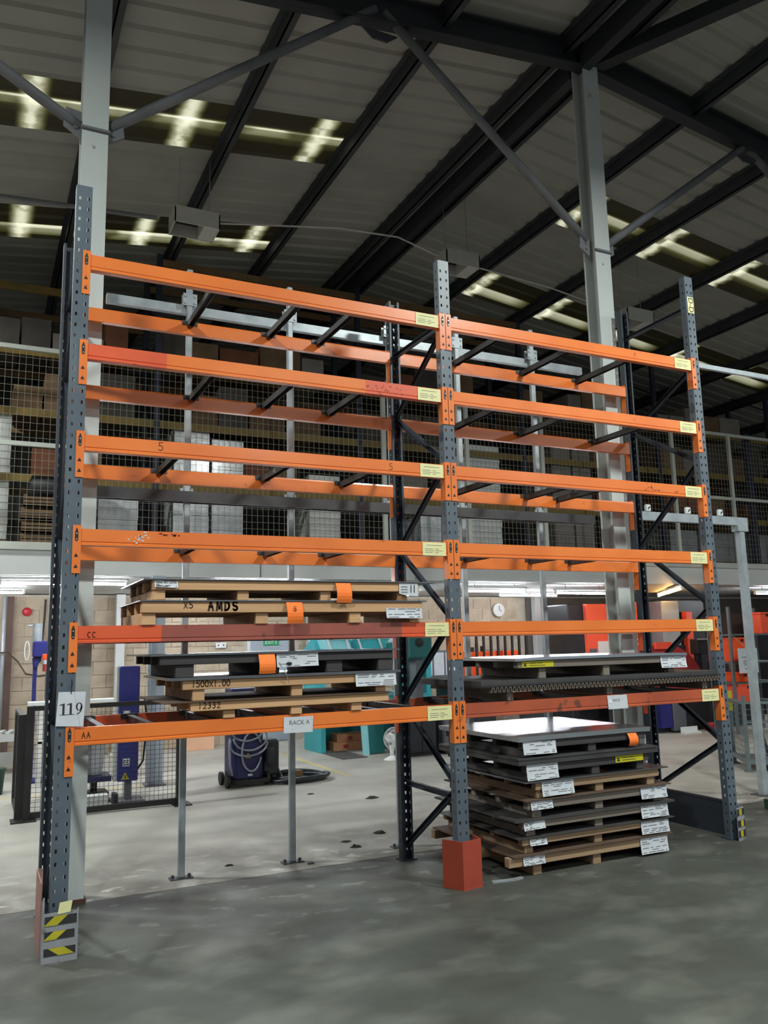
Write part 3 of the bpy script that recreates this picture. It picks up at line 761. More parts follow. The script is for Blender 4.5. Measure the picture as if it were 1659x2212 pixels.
def docket(t, x0, x1, z0, z1, y, seed, m='paper', lab=None):
    link('docket', paper_mb(x0,x1,z0,z1,y,seed), [m,'ink_soft'], t, label=lab)
def tag(t, x0, x1, z0, z1, y, digit=None):
    mb = MB(); n = 6; vs = []
    for i in range(n+1):
        u = i/n; yy = y-.004-.03*math.sin(u*2.6); zz = z1+(z0-z1)*u
        vs += [(x0,yy,zz),(x1,yy,zz)]
    k = len(vs); vs += [(a,b+.0015,c) for a,b,c in vs]
    fs = []
    for i in range(n):
        a = 2*i; fs += [(a,a+1,a+3,a+2),(k+a+2,k+a+3,k+a+1,k+a),(a,a+2,k+a+2,k+a),(a+1,k+a+1,k+a+3,a+3)]
    mb.add(vs, fs)
    o = link('ticket', mb, 'orange_tag', t, label='bright orange hanging ticket')
    if digit: link('handwriting', write(MB(), digit, x0+(x1-x0)*.4, y-.034, z1-(z1-z0)*.42, (z1-z0)*.2, .004), 'marker', t)
def tape(t, x0, x1, z0, z1, y, seed):
    mb = MB().box(x0,y-.0025,z0, x1,y,z1, 0); h = z1-z0
    mb.prism([(x0+.012,z0+.2*h),(x0+.012+.7*h,z0+.2*h),(x0+.012+.35*h,z0+.82*h)], 'y', y-.0035, y-.0025, 1)
    lines(mb, x0+.07, x1-.02, z0+.15*h, z1-.15*h, y-.0025, [[(.05,.3),(.36,.6)],[(0,.7)]], 1, seed, .12)
    link('warning_tape', mb, ['yellow_tape','ink'], t, label='yellow warning tape with a black triangle')
Y0 = -.03; YF = -.0305
# left bay, upper shelf
B = pallet('pale wooden pallet marked AMDS resting on the CC beam', .435, 2.49, 1.928, .077, 2.079, Y0, .84, (.437,1.2,1.9,2.395), 'wood', bw=.09)
sheet('thin steel sheets between the AMDS pallet and the topmost one', .42, 2.53, 2.0795, 2.0885, Y0-.012, .87, 'sheet_steel')
link('handwriting', write(MB(), 'X5', .705, YF, 2.035, .042, .005), 'marker', B)
link('stencil', write(MB(), 'AMDS', .87, YF, 2.022, .056, .0125, adv=.98), 'marker', B)
tag(B, 1.41, 1.526, 1.927, 2.074, YF-.008, '5'); docket(B, 2.187,2.486,1.959,2.034, YF, 3)
A = pallet('topmost wooden pallet in the left bay, above the AMDS pallet', .50, 2.47, 2.089, .066, 2.220, Y0, .86, (.505,1.072,1.68,2.3), 'wood')
sheet('thin steel sheets lying on the topmost pallet of the left bay', .44, 2.605, 2.2205, 2.229, Y0-.015, .88, 'sheet_steel')
docket(A, .512,.663,2.172,2.218, YF, 1, lab='grimy grey docket'); tag(A, 1.784,1.90,2.071,2.212, YF-.006)
cd = link('card', MB().prism([(2.299,2.14),(2.36,2.125),(2.456,2.120),(2.456,2.218),(2.299,2.218)],'y',YF-.006,YF-.003), 'paper', A, label='grey card marked 11')
link('handwriting', write(MB(), '11', 2.385, YF-.006, 2.15, .05, .007, adv=.55), 'ink', A)
link('print', lines(MB(), 2.315,2.375,2.14,2.2, YF-.006, [[(0,.9)],[(0,.9)],[(0,.9)]], 0), 'ink_soft', A)
# left bay, lower shelf
E_ = pallet('wooden pallet marked 12332 sitting on the lowest left beam', .757, 2.195, 1.3105, .056, 1.424, Y0, .86, (.98,1.45,1.905), 'wood')
link('handwriting', write(MB(), '12332', .81, YF, 1.383, .036, .0045), 'marker', E_)
sheet('thin sheets between the pallets marked 12332 and 1500', .575, 2.21, 1.4245, 1.432, Y0-.015, .88, 'sheet_brown')
D = pallet('wooden pallet marked 1500X1.00, middle of the lower left stack', .705, 2.25, 1.4325, .073, 1.567, Y0, .86, (.772,1.457,2.1), 'wood')
link('handwriting', write(MB(), '1500X1.00', .765, YF, 1.522, .040, .005, adv=.72), 'marker', D)
docket(D, 1.928,2.25,1.477,1.579, YF-.006, 5)
sheet('steel sheets under the dark pallet in the lower left stack', .616, 2.288, 1.5675, 1.585, Y0-.018, .89, 'sheet_steel', lips=2)
C_ = pallet('dark stained pallet on top of the lower left stack', .556, 2.235, 1.5855, .082, 1.726, Y0, .86, (.66,1.25,1.72,2.12), 'wood_dark', bw=.12)
tag(C_, 1.21,1.325,1.592,1.722, YF-.006); docket(C_, 1.342,1.647,1.631,1.722, YF, 6)
link('wire_tie', MB().path([(1.36,YF-.012,1.665),(1.38,YF-.02,1.63),(1.4,YF-.03,1.59),(1.42,YF-.012,1.54)], .003, 6), 'galv', C_)
link('knot', MB().lathe((1.43,YF-.01,1.655),[(.008,-.012),(.02,-.006),(.02,.004),(.008,.01)],10), 'black_rubber', C_)
sheet('steel sheets topping the lower left stack under the CC beam', .49, 2.278, 1.7265, 1.738, Y0-.018, .89, 'sheet_steel', lips=2)
# right bay, lower shelf
G = pallet('wooden pallet under the ribbed panels in the right bay', 3.02, 5.5, 1.3105, .068, 1.3795, Y0+.02, .9, (3.245,4.257,5.35), 'wood_grey', bw=.06, timbers=2)
for c in list(G.children):
    if c.name.startswith('timber'): bpy.data.objects.remove(c)
mb = MB(); n = 62
for k in range(n):
    x = 3.066+(5.525-3.066)*k/n; w = (5.525-3.066)/n
    mb.prism([(x,1.384),(x+w*.28,1.384),(x+w*.42,1.418),(x+w*.86,1.418),(x+w,1.384),(x+w,1.380),(x+w*.9,1.380),(x+w*.78,1.412),(x+w*.46,1.412),(x+w*.33,1.380),(x,1.380)], 'y', Y0-.012, .93)
solo('ribbed_panel', mb, 'wood_grey', 'ribbed panel seen end on along the right bay shelf', 'panel')
sheet('thick pack of grey sheets lying on the ribbed panel', 2.98, 5.5, 1.4195, 1.470, Y0-.014, .95, 'sheet_dark', lips=5)
F_ = pallet('grey pallet with a yellow warning tape on the right bay shelf', 3.335, 5.10, 1.4705, .085, 1.617, Y0, .86, (3.555,4.21,4.93), 'wood_grey', bw=.07)
tape(F_, 3.376,3.684,1.561,1.608, YF, 1); docket(F_, 4.831,5.129,1.512,1.612, YF, 8, lab='grey docket overhanging the end')
sheet('shiny steel sheets on the grey pallet in the right bay', 3.30, 5.13, 1.6175, 1.641, Y0-.02, .88, 'sheet_mirror', bend=.006)
# the stack on the floor of the right bay
ST = [('bottom pallet of the floor stack, standing on the concrete', 3.17, 4.76, 0, .08, .150, .162, 'wood_shaded', 'sheet_brown', (3.40,3.985,4.65), 'brown sheet on the bottom pallet of the floor stack', (3.2,4.81)),
      ('second pallet up in the floor stack, pale timber with two dockets', 3.30, 4.78, .1625, .062, .276, .284, 'wood_shaded', 'sheet_dark', (3.33,4.01,4.66), 'dark sheet on the second pallet of the floor stack', (3.25,4.84)),
      ('third pallet up in the floor stack, weathered grey timber', 3.31, 4.79, .2845, .060, .400, .418, 'wood_grey', 'sheet_dark', (3.36,4.03,4.66), 'grey sheet pack on the third pallet of the floor stack', (3.23,4.856)),
      ('fourth pallet up in the floor stack, greyish timber', 3.365, 4.79, .4185, .062, .545, .556, 'wood_grey', 'sheet_brown', (3.42,4.04,4.66), 'sheet on the fourth pallet of the floor stack', (3.33,4.83)),
      ('fifth pallet up in the floor stack, docket hanging at its left', 3.45, 4.72, .5565, .062, .680, .692, 'wood_shaded', 'sheet_steel', (3.47,4.05,4.6), 'bright edged sheets on the fifth pallet of the floor stack', (3.34,4.81)),
      ('sixth pallet up in the floor stack, with a yellow warning tape', 3.36, 4.62, .6925, .062, .818, .872, 'wood_dark', 'sheet_dark', (3.38,4.02,4.5), 'thick dark sheet pack on the sixth pallet of the floor stack', (3.285,4.713)),
      ('top pallet of the floor stack, under the mirror bright sheets', 3.345, 4.60, .8725, .062, .996, 1.034, 'wood_dark', 'sheet_mirror', (3.36,4.0,4.45), 'mirror bright steel sheets topping the floor stack', (3.30,4.642))]
PL = []
for i, (lab, x0, x1, zb, bh, zt, zs, m, sm, bears, sl, (sx0,sx1)) in enumerate(ST):
    p = pallet(lab, x0, x1, zb, bh, zt, Y0, 1.16, bears, m); PL.append(p)
    sheet(sl, sx0, sx1, zt+.0005, zs, Y0-.02, 1.19, sm, bend=.004 if i == 6 else 0, lips=4 if zs-zt > .03 else 1)
k = YF-.004
docket(PL[0], 3.295,3.496,.085,.146, k, 11, lab='silvery docket'); docket(PL[0], 4.46,4.755,.02,.143, k, 12)
docket(PL[1], 3.364,3.524,.222,.268, k, 13); docket(PL[1], 4.479,4.782,.175,.272, k, 14)
docket(PL[2], 3.315,3.514,.335,.394, k, 15); docket(PL[2], 4.49,4.784,.30,.396, k, 16)
docket(PL[3], 3.39,3.596,.479,.54, k, 17); docket(PL[3], 4.50,4.785,.452,.543, k, 18)
docket(PL[4], 3.502,3.812,.570,.676, k, 19); docket(PL[5], 3.366,3.667,.698,.815, k, 20); tape(PL[5], 4.258,4.556,.762,.815, YF-.002, 4)
docket(PL[6], 3.343,3.658,.895,.992, k, 21); tag(PL[6], 4.394,4.49,.890,.992, k)
solo('metal_strip', MB().bar((3.02,-.02,.006),(3.2,-.05,.006),.03,.012).bar((3.2,-.05,.006),(3.28,-.035,.006),.03,.012), 'galv', 'bent bright metal strip on the floor between the orange guard and the stack', 'strip')
for x, y, s in ((3.72,3.57,.06),(3.02,1.9,.05),(2.6,1.75,.035),(2.6,1.52,.05),(2.05,1.2,.03),(1.45,1.5,.03),(3.2,4.2,.03)):
    R = random.Random(x*y); mb = MB(); n = 7
    ring = [(x+s*(1+R.uniform(-.3,.3))*math.cos(6.283*i/n)*1.5, y+s*(1+R.uniform(-.3,.3))*math.sin(6.283*i/n), 0) for i in range(n)]
    top = [(x+(a-x)*.5, y+(b-y)*.5, s*R.uniform(.15,.45)) for a,b,_ in ring]
    mb.add(ring+top, [(i,(i+1)%n,n+(i+1)%n,n+i) for i in range(n)]+[tuple(range(n,2*n)), tuple(range(n-1,-1,-1))])
    solo('debris', mb, 'dark_scrap', 'small dark crumpled scrap on the pale floor behind the rack', 'scrap', 'dark scraps on the floor behind the rack')

# ------------------------------------------------------------------ lamps under the mezzanine
def batten(x0, x1, y, z, label, m='tube_white', ang=0):
    t = thing('fluorescent_light', ((x0+x1)/2,y,z+.06), label, 'light')
    link('housing', MB().box(x0-.04,y-.035,z+.045, x1+.04,y+.035,z+.075).box(x0-.03,y-.02,z-.02, x0,y+.02,z+.045).box(x1,y-.02,z-.02, x1+.03,y+.02,z+.045), 'white_paint', t)
    link('tube', MB().tube((x0,y,z),(x1,y,z), .019, 10), m, t, smooth=True, label='glowing tube')
    if z < 2.68: link('hanger', MB().box(x0+.2,y-.004,z+.075, x0+.21,y+.004,2.765).box(x1-.21,y-.004,z+.075, x1-.2,y+.004,2.765), 'galv', t)
    t.rotation_euler[2] = ang
    return t
batten(-.25, 1.33, 6.45, 2.68, 'lit fluorescent tube under the mezzanine edge behind the left upright')
batten(6.87, 8.1, 6.45, 2.625, 'lit fluorescent tube just right of the middle upright, under the mezzanine')
batten(8.8, 9.99, 6.45, 2.60, 'lit fluorescent tube left of the second steel column, under the mezzanine')
batten(13.9, 15.3, 6.45, 2.62, 'lit fluorescent tube at the right edge of the picture, under the mezzanine')
batten(-1.6, .1, 8.4, 2.68, 'lit fluorescent tube deep under the mezzanine at the far left')
batten(2.6, 4.1, 6.45, 2.68, 'lit fluorescent tube hidden behind the loaded shelf of the left bay')
batten(2.3, 3.8, 8.4, 2.68, 'lit fluorescent tube deep under the mezzanine above the grey door')
batten(5.6, 7.0, 8.4, 2.68, 'lit fluorescent tube deep under the mezzanine above the turquoise machine')
batten(8.9, 10.3, 8.4, 2.68, 'lit fluorescent tube deep under the mezzanine above the red machine')
batten(10.9, 12.5, 6.5, 2.66, 'warm glowing tube set askew under the mezzanine at the right', 'tube_warm', .95)
batten(11.7, 13.4, 7.6, 2.68, 'second warm glowing tube farther back under the mezzanine', 'tube_warm', .95)

# ------------------------------------------------------------------ roof luminaires and cable
def luminaire(x, y, z, label):
    t = thing('roof_luminaire', (x,y,z), label, 'light fitting')
    w, d, h = .29, .2, .11
    mb = MB().box(x-w,y-d,z+h-.02, x+w,y+d,z+h)
    for a in ((x-w,y-d,x+w,y-d+.015),(x-w,y+d-.015,x+w,y+d),(x-w,y-d,x-w+.015,y+d),(x+w-.015,y-d,x+w,y+d)): mb.box(a[0],a[1],z-h, a[2],a[3],z+h-.02)
    link('housing', mb, 'luminaire', t)
    link('gear_tray', box(x+w*.3,y-d+.015,z-h+.005, x+w-.016,y+d-.016,z+h-.03), 'luminaire', t)
    link('reflector', box(x-w+.016,y-d+.016,z+h-.05, x+w*.29,y+d-.016,z+h-.03), 'dark_machine', t)
    link('hanger', MB().tube((x-.2,y,z+h),(x-.2,y,zr(x-.2)-.01),.006,6).tube((x+.2,y,z+h),(x+.2,y,zr(x+.2)-.01),.006,6), 'galv', t)
luminaire(1.77,4.5,7.22,'unlit grey box luminaire hanging nearest the left steel column'); luminaire(5.75,4.5,7.44,'unlit grey box luminaire hanging above the middle upright'); luminaire(9.2,4.5,7.1,'unlit grey box luminaire hanging behind the right steel column')
solo('cable_run', MB().path([(-6,4.5,7.0),(-.5,4.5,7.08),(1.3,4.5,7.2)],.03,8), 'brace_tube', 'grey conduit running to the left roof luminaire', 'conduit')
solo('cable_run', MB().path([(2.1,4.5,7.3),(3.8,4.5,7.6),(4.76,4.5,7.66),(5.42,4.5,7.5)],.012,6), 'luminaire', 'thin grey cable strung between two roof luminaires', 'cable')
solo('cable_run', MB().path([(6.06,4.5,7.45),(7.5,4.5,7.36),(8.88,4.5,7.16)],.012,6), 'luminaire', 'thin grey cable leading on to the right roof luminaire', 'cable')

# ------------------------------------------------------------------ goods and racking on the mezzanine
STK = []
def layered(x0, x1, y0, y1, z1, m, label, step=.1, cat='stack', name='wrapped_stack', grp=None, z0=3.19):
    STK.append((x0,x1,z1)); t = thing(name, ((x0+x1)/2,(y0+y1)/2,z0), label, cat, grp); R = random.Random(label)
    link('runner', MB().box(x0+.03,y0+.05,z0, x1-.03,y0+.12,z0+.1).box(x0+.03,y1-.12,z0, x1-.03,y1-.05,z0+.1).box(x0,y0,z0+.1, x1,y1,z0+.13), 'brown_box', t)
    n = max(2, int((z1-z0-.13)/step)); h = (z1-z0-.13)/n
    for i in range(n):
        e = R.uniform(0,.012); z = z0+.13+i*h
        link('layer', box(x0+e,y0+R.uniform(0,.012),z+.006, x1-R.uniform(0,.012),y1-.01,z+h), m, t)
layered(-.75,-.2,6.95,7.8,5.18,'ply_white','tall stack of white boards at the left edge behind the mesh fence')
layered(.99,1.56,6.95,7.8,4.0,'wrap','low white wrapped stack behind the mesh, right of the left steel column', .16)
layered(2.07,2.62,6.95,7.8,5.14,'wrap','tall plastic wrapped stack behind the mesh, left one of a pair', .22)
layered(2.66,3.17,6.95,7.8,5.0,'wrap','plastic wrapped stack with a draped film, right one of a pair', .22)
layered(4.27,4.83,6.95,7.8,4.55,'ply_white','shiny wrapped white boards behind the mesh left of the middle frame', .1)
layered(6.34,6.76,6.95,7.8,3.97,'wrap','small clear wrapped bundle behind the mesh beside the middle upright', .2)
layered(7.09,8.05,6.95,7.8,5.33,'ply_white','tall stack of white boards behind the mesh right of the middle upright', .1)
layered(9.25,9.7,6.95,7.8,5.44,'grey_box','grey brown carton pile behind the mesh, left of the second column', .4)
layered(9.74,10.2,6.95,7.8,5.42,'grey_box','grey brown carton pile touching the second steel column in view', .4)
layered(12.15,12.92,6.95,7.8,3.95,'wrap_grey','grey film wrapped load behind the mesh, seen left of the right upright', .25)
layered(13.1,14.2,6.95,7.8,3.92,'wrap_grey','grey film wrapped load behind the mesh, seen right of the right upright', .25)
layered(14.6,15.25,6.95,7.8,3.93,'wrap_grey','grey film wrapped load at the far right end of the mesh', .25)
ur = thing('storage_rack', (6,7.4,3.18), 'dark uprights and yellow brown beams of racking on the mezzanine', 'rack')
for i in range(-1,6):
    x = -1.6+3.39*i
    for y in (6.9,7.95):
        link('rack_upright', box(x-.045,y-.02,3.18, x+.045,y+.05,min(7.95,zr(x)-.25)), 'rack_upright', ur)
    for k in range(5): link('rack_brace', MB().bar((x,6.93,3.4+k*.85),(x,7.95,4.0+k*.85) ,.03,.03), 'rack_upright', ur)
for i in range(-1,5):
    x0 = -1.6+3.39*i+.045; x1 = x0+3.3
    for z, m in ((7.82,'brown_beam'),(7.06,'yellow_beam'),(6.1,'yellow_beam'),(5.2,'yellow_beam'),(4.25,'yellow_beam')):
        if z > zr(max(x1,x0) if x0 > 5 else x0)-.3 or (7 < z < 7.5 and i > 0): continue
        for y in (6.88,7.96): link('rack_beam', box(x0,y,z-.11, x1,y+.04,z), m if y < 7 else 'brown_beam', ur)
R = random.Random(5); nb = {}; ORD = ['first','second','third','fourth','fifth','sixth','seventh','eighth','ninth']
for i in range(5):
    for z in (4.252,5.202,6.102):
        x = -1.6+3.39*i+.1; xe = x+3.15
        while x < xe-.35:
            w = R.uniform(.35,.75); h = R.uniform(.3,.72)
            if x+w < xe and R.random() < .85 and not any(x < b and x+w > a and z < c+.02 for a, b, c in STK):
                m = R.choice(['brown_box','brown_box','plum_box','grey_box','orange_wood']); nb[i,z] = nb.get((i,z),0)+1
                solo('storage_box', box(x,7.0,z, x+w-.03,7.9,z+h), m, '%s carton, %s from left on the %s level, %s racking bay on the mezzanine' % (m.split('_')[0],ORD[nb[i,z]-1],{4.252:'low',5.202:'middle',6.102:'high'}[z],ORD[i]), 'box', 'cartons on the mezzanine racking')
            x += w
for k, (x, z, h) in enumerate(((-.05,3.19,.14),(-.04,3.37,.14),(-.06,3.55,.14),(-.03,3.73,.14))):
    t = thing('crate', (x+.45,6.9,z), ('lowest','second','third','topmost')[k]+' dark slatted tray in the pile behind the mesh at the left', 'tray')
    for q in range(3): link('slat', box(x,6.5,z+q*.05, x+.9,6.52,z+q*.05+.035), 'brown_box', t)
    link('base', box(x,6.5,z, x+.9,6.85,z+.02), 'brown_box', t)
    for q in range(3): link('post', box(x+q*.42,6.52,z, x+q*.42+.05,6.56,z+.165), 'brown_box', t)
solo('holdall', MB().lathe((.45,6.68,4.03),[(.05,-.42),(.16,-.38),(.18,0),(.16,.38),(.05,.42)],14,axis='x'), 'black_rubber', 'black rolled bag lying on the trays behind the mesh at the left', 'bag', smooth=True)

# ------------------------------------------------------------------ workshop under the mezzanine, left part
g = thing('mesh_guard', (.9,4.43,0), 'low black framed wire mesh guard standing on the floor at the left', 'guard')
link('guard_rail', box(.07,4.40,1.14, 1.66,4.45,1.19), 'black_frame', g); link('guard_rail', box(.07,4.40,.02, 1.66,4.45,.08), 'black_frame', g)
link('guard_post', box(.02,4.38,0, .09,4.47,1.19), 'black_frame', g); link('guard_post', box(1.64,4.38,0, 1.74,4.47,1.19), 'black_frame', g)
link('guard_post', box(-.06,4.47,0, .02,4.58,1.1), 'black_frame', g)
link('foot', box(-.1,4.3,0, .15,4.56,.012), 'black_frame', g); link('foot', box(1.6,4.3,0, 1.8,4.56,.012), 'black_frame', g)
mb = MB()
for i in range(1,31): xx = .09+1.55*i/31; mb.box(xx-.002,4.423,.08, xx+.002,4.427,1.14)
for j in range(1,21): zz = .08+1.06*j/21; mb.box(.09,4.421,zz-.002, 1.64,4.425,zz+.002)
link('wire_mesh', mb, 'black_wire', g, kind='stuff')
mb = MB()
for i in range(1,21): yy = 4.6+1.0*i/21; mb.box(-.022,yy-.002,.08, -.018,yy+.002,1.08)
for j in range(1,21): zz = .08+1.0*j/21; mb.box(-.02,4.58,zz-.002, -.016,5.6,zz+.002)
link('wire_mesh', mb, 'black_wire', g, kind='stuff'); link('guard_frame', MB().box(-.045,4.58,1.06, .005,5.65,1.1).box(-.045,4.58,.02, .005,5.65,.07).box(-.045,5.6,.07, .005,5.65,1.06), 'black_frame', g)

t = thing('control_cabinet', (1.17,4.95,0), 'tall royal blue machine cabinet on a stand behind the mesh guard', 'cabinet')
link('body', box(1.045,4.85,.25, 1.28,5.15,1.575), 'deep_blue', t, bevel=.01)
link('stand', MB().box(1.15,4.93,.03, 1.22,5.05,.25).box(1.0,4.82,0, 1.36,5.2,.03), 'grey_machine', t)
link('label', lines(MB().box(1.10,4.846,.42, 1.18,4.85,.51), 1.105,1.175,.43,.5, 4.846, [[(.1,.4),(.55,.9)],[(0,.35),(.5,.8)],[(.1,.5),(.6,1)]], 1, 0, .25), ['paper','ink'], t)
link('label', box(1.095,4.846,1.0, 1.17,4.85,1.06), 'paper', t)
link('warning_sign', MB().prism([(1.085,.27),(1.18,.27),(1.1325,.355)],'y',4.845,4.85,0).prism([(1.125,.285),(1.14,.285),(1.1365,.325),(1.1285,.325)],'y',4.843,4.845,1), ['hazard_yellow','ink'], t, label='yellow warning triangle')
link('side_cover', box(1.02,4.9,.25, 1.0445,5.1,1.575), 'fence_frame', t)
link('cable', MB().path([(1.29,5.0,.35),(1.36,5.0,.45),(1.4,5.0,.9),(1.37,5.05,1.2)],.012,6), 'black_rubber', t)
solo('plastic_tub', MB().lathe((.83,5.2,.31),[(.09,0),(.095,.02),(.13,.46),(.14,.47)],16), 'wrap', 'clear tapering plastic tub standing on the dark trolley', 'tub', smooth=True)
t = thing('trolley', (.86,5.2,0), 'dark navy trolley behind the mesh guard left of the blue cabinet', 'trolley')
link('tray', MB().box(.66,5.0,.25, 1.0,5.4,.31), 'navy', t); link('backrest', box(.655,5.02,.31, .70,5.38,.78), 'navy', t, bevel=.02)
link('base', box(.68,5.02,.06, .98,5.38,.12), 'dark_machine', t); link('stem', MB().tube((.83,5.2,.12),(.83,5.2,.25),.04,10), 'dark_machine', t)
for a in (.7,.96):
    for b in (5.05,5.35): link('wheel', MB().tube((a-.015,b,.035),(a+.015,b,.035),.035,12), 'black_rubber', t)
solo('white_carton', box(.62,4.6,0, .92,4.75,.16), 'white_paint', 'small white carton on the floor inside the mesh guard', 'box', bevel=.004)
solo('dark_block', box(.97,4.58,.0, 1.02,4.75,.16), 'dark_machine', 'black block on the floor beside the white carton', 'block', bevel=.004)
t = thing('mezzanine_column', (1.69,6.0,0), 'pale blue grey column holding up the mezzanine, behind the mesh guard', 'column')
link('shaft', MB().box(1.60,5.92,.02, 1.78,5.935,2.76).box(1.60,6.085,.02, 1.78,6.1,2.76).box(1.685,5.935,.02, 1.695,6.085,2.76), 'grey_door', t); link('base_plate', box(1.56,5.88,0, 1.82,6.14,.02), 'grey_machine', t)
link('pipe', MB().tube((1.57,5.9,.02),(1.57,5.9,2.7),.016,8), 'galv', t)
for x, lab in ((1.76,'white painted column against the block wall behind the blue cabinet'),(5.365,'white painted column against the block wall right of the grey door'),(10.78,'white painted column against the wall behind the bar rack')):
    t = thing('white_column', (x,9.75,0), lab, 'column')
    link('shaft', box(x-.075,9.68,.02, x+.075,9.83,2.74), 'white_paint', t); link('base_plate', box(x-.14,9.62,0, x+.14,9.88,.025), 'white_paint', t)

t = thing('rivet_press', (.35,7.3,0), 'blue pillar press with a grey cylinder on top, by the left wall', 'machine')
link('pillar', box(.225,7.25,0, .275,7.33,1.70), 'deep_blue', t); link('head', MB().box(.21,7.15,1.70, .53,7.42,1.92).prism([(.225,1.55),(.275,1.55),(.33,1.70),(.21,1.70)],'y',7.2,7.36), 'deep_blue', t, bevel=.015)
link('cylinder', MB().tube((.265,7.28,1.92),(.265,7.28,2.17),.065,16).tube((.14,7.28,2.14),(.2,7.28,2.14),.014,8), 'galv', t)
link('hand_wheel', MB().path([(.13,7.15+.0,1.79)]+[(.13+.09*math.cos(a)*.35,7.15,1.79+.13*math.sin(a)) for a in [math.pi*2*i/16 for i in range(17)]],.008,6), 'white_paint', t)
link('plug', MB().box(.33,7.1,1.66, .42,7.16,1.74), 'bright_orange', t, bevel=.01); link('plug', MB().tube((.375,7.13,1.5),(.375,7.13,1.6),.035,12), 'dull_red', t); link('plug_collar', MB().tube((.375,7.13,1.6),(.375,7.13,1.66),.03,12), 'paper', t)
link('foot', box(.1,7.1,0, .5,7.5,.03), 'deep_blue', t)
t = thing('work_bench', (.5,7.1,0), 'white topped bench in front of the blue pillar press', 'bench')
link('top', box(.16,6.75,1.06, 1.5,7.08,1.1), 'white_paint', t)
for a in (.3,1.4):
    for b in (6.78,7.0): link('leg', box(a,b,0, a+.05,b+.05,1.06), 'white_paint', t)
link('shelf', box(.3,6.78,.55, 1.45,7.05,.58), 'white_paint', t)
solo('wall_box', box(.42,7.55,1.08, .70,7.7,1.50), 'deep_blue', 'dark blue box behind the pillar press at the left upright', 'box', bevel=.012).location.z = 1.08
t = thing('slatted_bench', (-.3,8.6,0), 'white slatted bench at the left edge in front of the block wall', 'bench')
for k in range(9): link('slat', MB().bar((-.75+k*.12,8.36,.585),(-.66+k*.12,8.80,.585),.06,.03), 'white_paint', t)
link('rail', MB().box(-.8,8.34,.46, .26,8.38,.568).box(-.8,8.8,.46, .26,8.84,.568), 'white_paint', t)
for a in (-.7,.16): link('leg', box(a,8.38,0, a+.07,8.8,.46), 'brown_steel', t)
link('lower_board', box(-.8,8.4,.12, .26,8.46,.3), 'fence_frame', t)
solo('waste_bin', MB().lathe((-.22,6.42,0),[(.10,0),(.12,.28),(.135,.29),(.135,.32),(.11,.33)],16), 'green_bin', 'dark green bin on the floor at the left edge', 'bin', smooth=True)
solo('conduit_pipe', MB().tube((-.12,9.5,.35),(-.12,9.5,2.7),.032,10), 'galv', 'grey vertical pipe by the block wall at the left edge', 'pipe', smooth=True)
solo('timber_post', box(-.07,9.7,0, .03,9.86,2.7), 'brown_steel', 'brown wooden post against the block wall beside the grey pipe', 'post')
solo('alarm_sounder', MB().lathe((.24,9.82,2.45),[(.03,.07),(.07,.06),(.075,.02),(.05,0)],16,axis='y'), 'alarm_red', 'round red alarm sounder on the block wall at the left', 'alarm', smooth=True)
t = solo('power_socket', box(3.5,9.84,1.76, 3.70,9.895,1.86), 'white_paint', 'white double power socket on the block wall', 'socket', bevel=.006)
link('conduit', MB().tube((3.6,9.87,1.86),(3.6,9.87,2.7),.012,8), 'galv', t); link('switch', MB().box(3.54,9.835,1.80, 3.56,9.842,1.83).box(3.64,9.835,1.80, 3.66,9.842,1.83), 'ink', t)
solo('wall_cable', MB().path([(.53,9.87,2.66),(.52,9.87,2.3),(.5,9.86,1.9),(.48,9.85,1.6)],.016,6), 'black_rubber', 'dark cable running down the block wall above the blue press', 'cable')
solo('wall_cable', MB().path([(-.3,9.4,1.75),(-.05,9.45,1.78),(.12,9.5,1.62),(.24,9.4,1.42),(.38,8.6,1.40),(.48,7.72,1.44)],.014,6), 'cable', 'loose brown cable sagging across the block wall at the left', 'cable')
solo('cardboard_box', box(2.83,9.35,0, 3.36,9.75,.29), 'peach', 'plain peach coloured carton on the floor by the block wall', 'box', bevel=.004)

# welding extraction unit, hose, fan
t = thing('fume_extractor', (2.75,5.3,0), 'navy wheeled fume extractor wound with grey hoses', 'machine')
link('body', MB().prism([(2.50,5.18),(2.56,5.12),(2.86,5.12),(2.92,5.18),(2.92,5.52),(2.86,5.58),(2.56,5.58),(2.50,5.52)],'z',.10,1.24), 'navy', t, bevel=.012)
link('skirt', MB().prism([(2.47,5.15),(2.53,5.09),(2.95,5.09),(3.0,5.2),(3.0,5.55),(2.5,5.6)],'z',.05,.10), 'black_rubber', t)
link('filter_box', box(2.925,5.22,.10, 3.16,5.5,.56), 'dark_machine', t, bevel=.03)
link('pump', MB().tube((3.0,5.16,.28),(3.0,5.16,.46),.06,14), 'dark_machine', t)
for a, b in ((2.455,5.2),(2.455,5.5),(2.98,5.2)): link('wheel', MB().tube((a-.02,b,.085),(a+.02,b,.085),.085,16), 'black_rubber', t)
def loop(cx, cz, rx, rz, y, a0=0, a1=2*math.pi, n=26, tilt=0):
    return [(cx+rx*math.cos(a0+(a1-a0)*i/n)+tilt*math.sin(a0+(a1-a0)*i/n), y-.01*math.sin(i*.7), cz+rz*math.sin(a0+(a1-a0)*i/n)) for i in range(n+1)]
for cx, cz, rx, rz, a0, a1 in ((2.72,.62,.22,.16,math.pi,2*math.pi+.6),(2.70,.55,.25,.16,math.pi*.9,2*math.pi),(2.74,.44,.13,.24,.5,math.pi*1.9),(2.68,.70,.20,.12,math.pi,2*math.pi)):
    link('air_hose', MB().path(loop(cx,cz,rx,rz,5.085,a0,a1),.014,7), 'hose_grey', t, smooth=True)
link('rear_hose', MB().path([(2.47,5.15,.62),(2.455,5.12,.5),(2.46,5.1,.3),(2.49,5.1,.16)],.016,7), 'hose_grey', t, smooth=True)
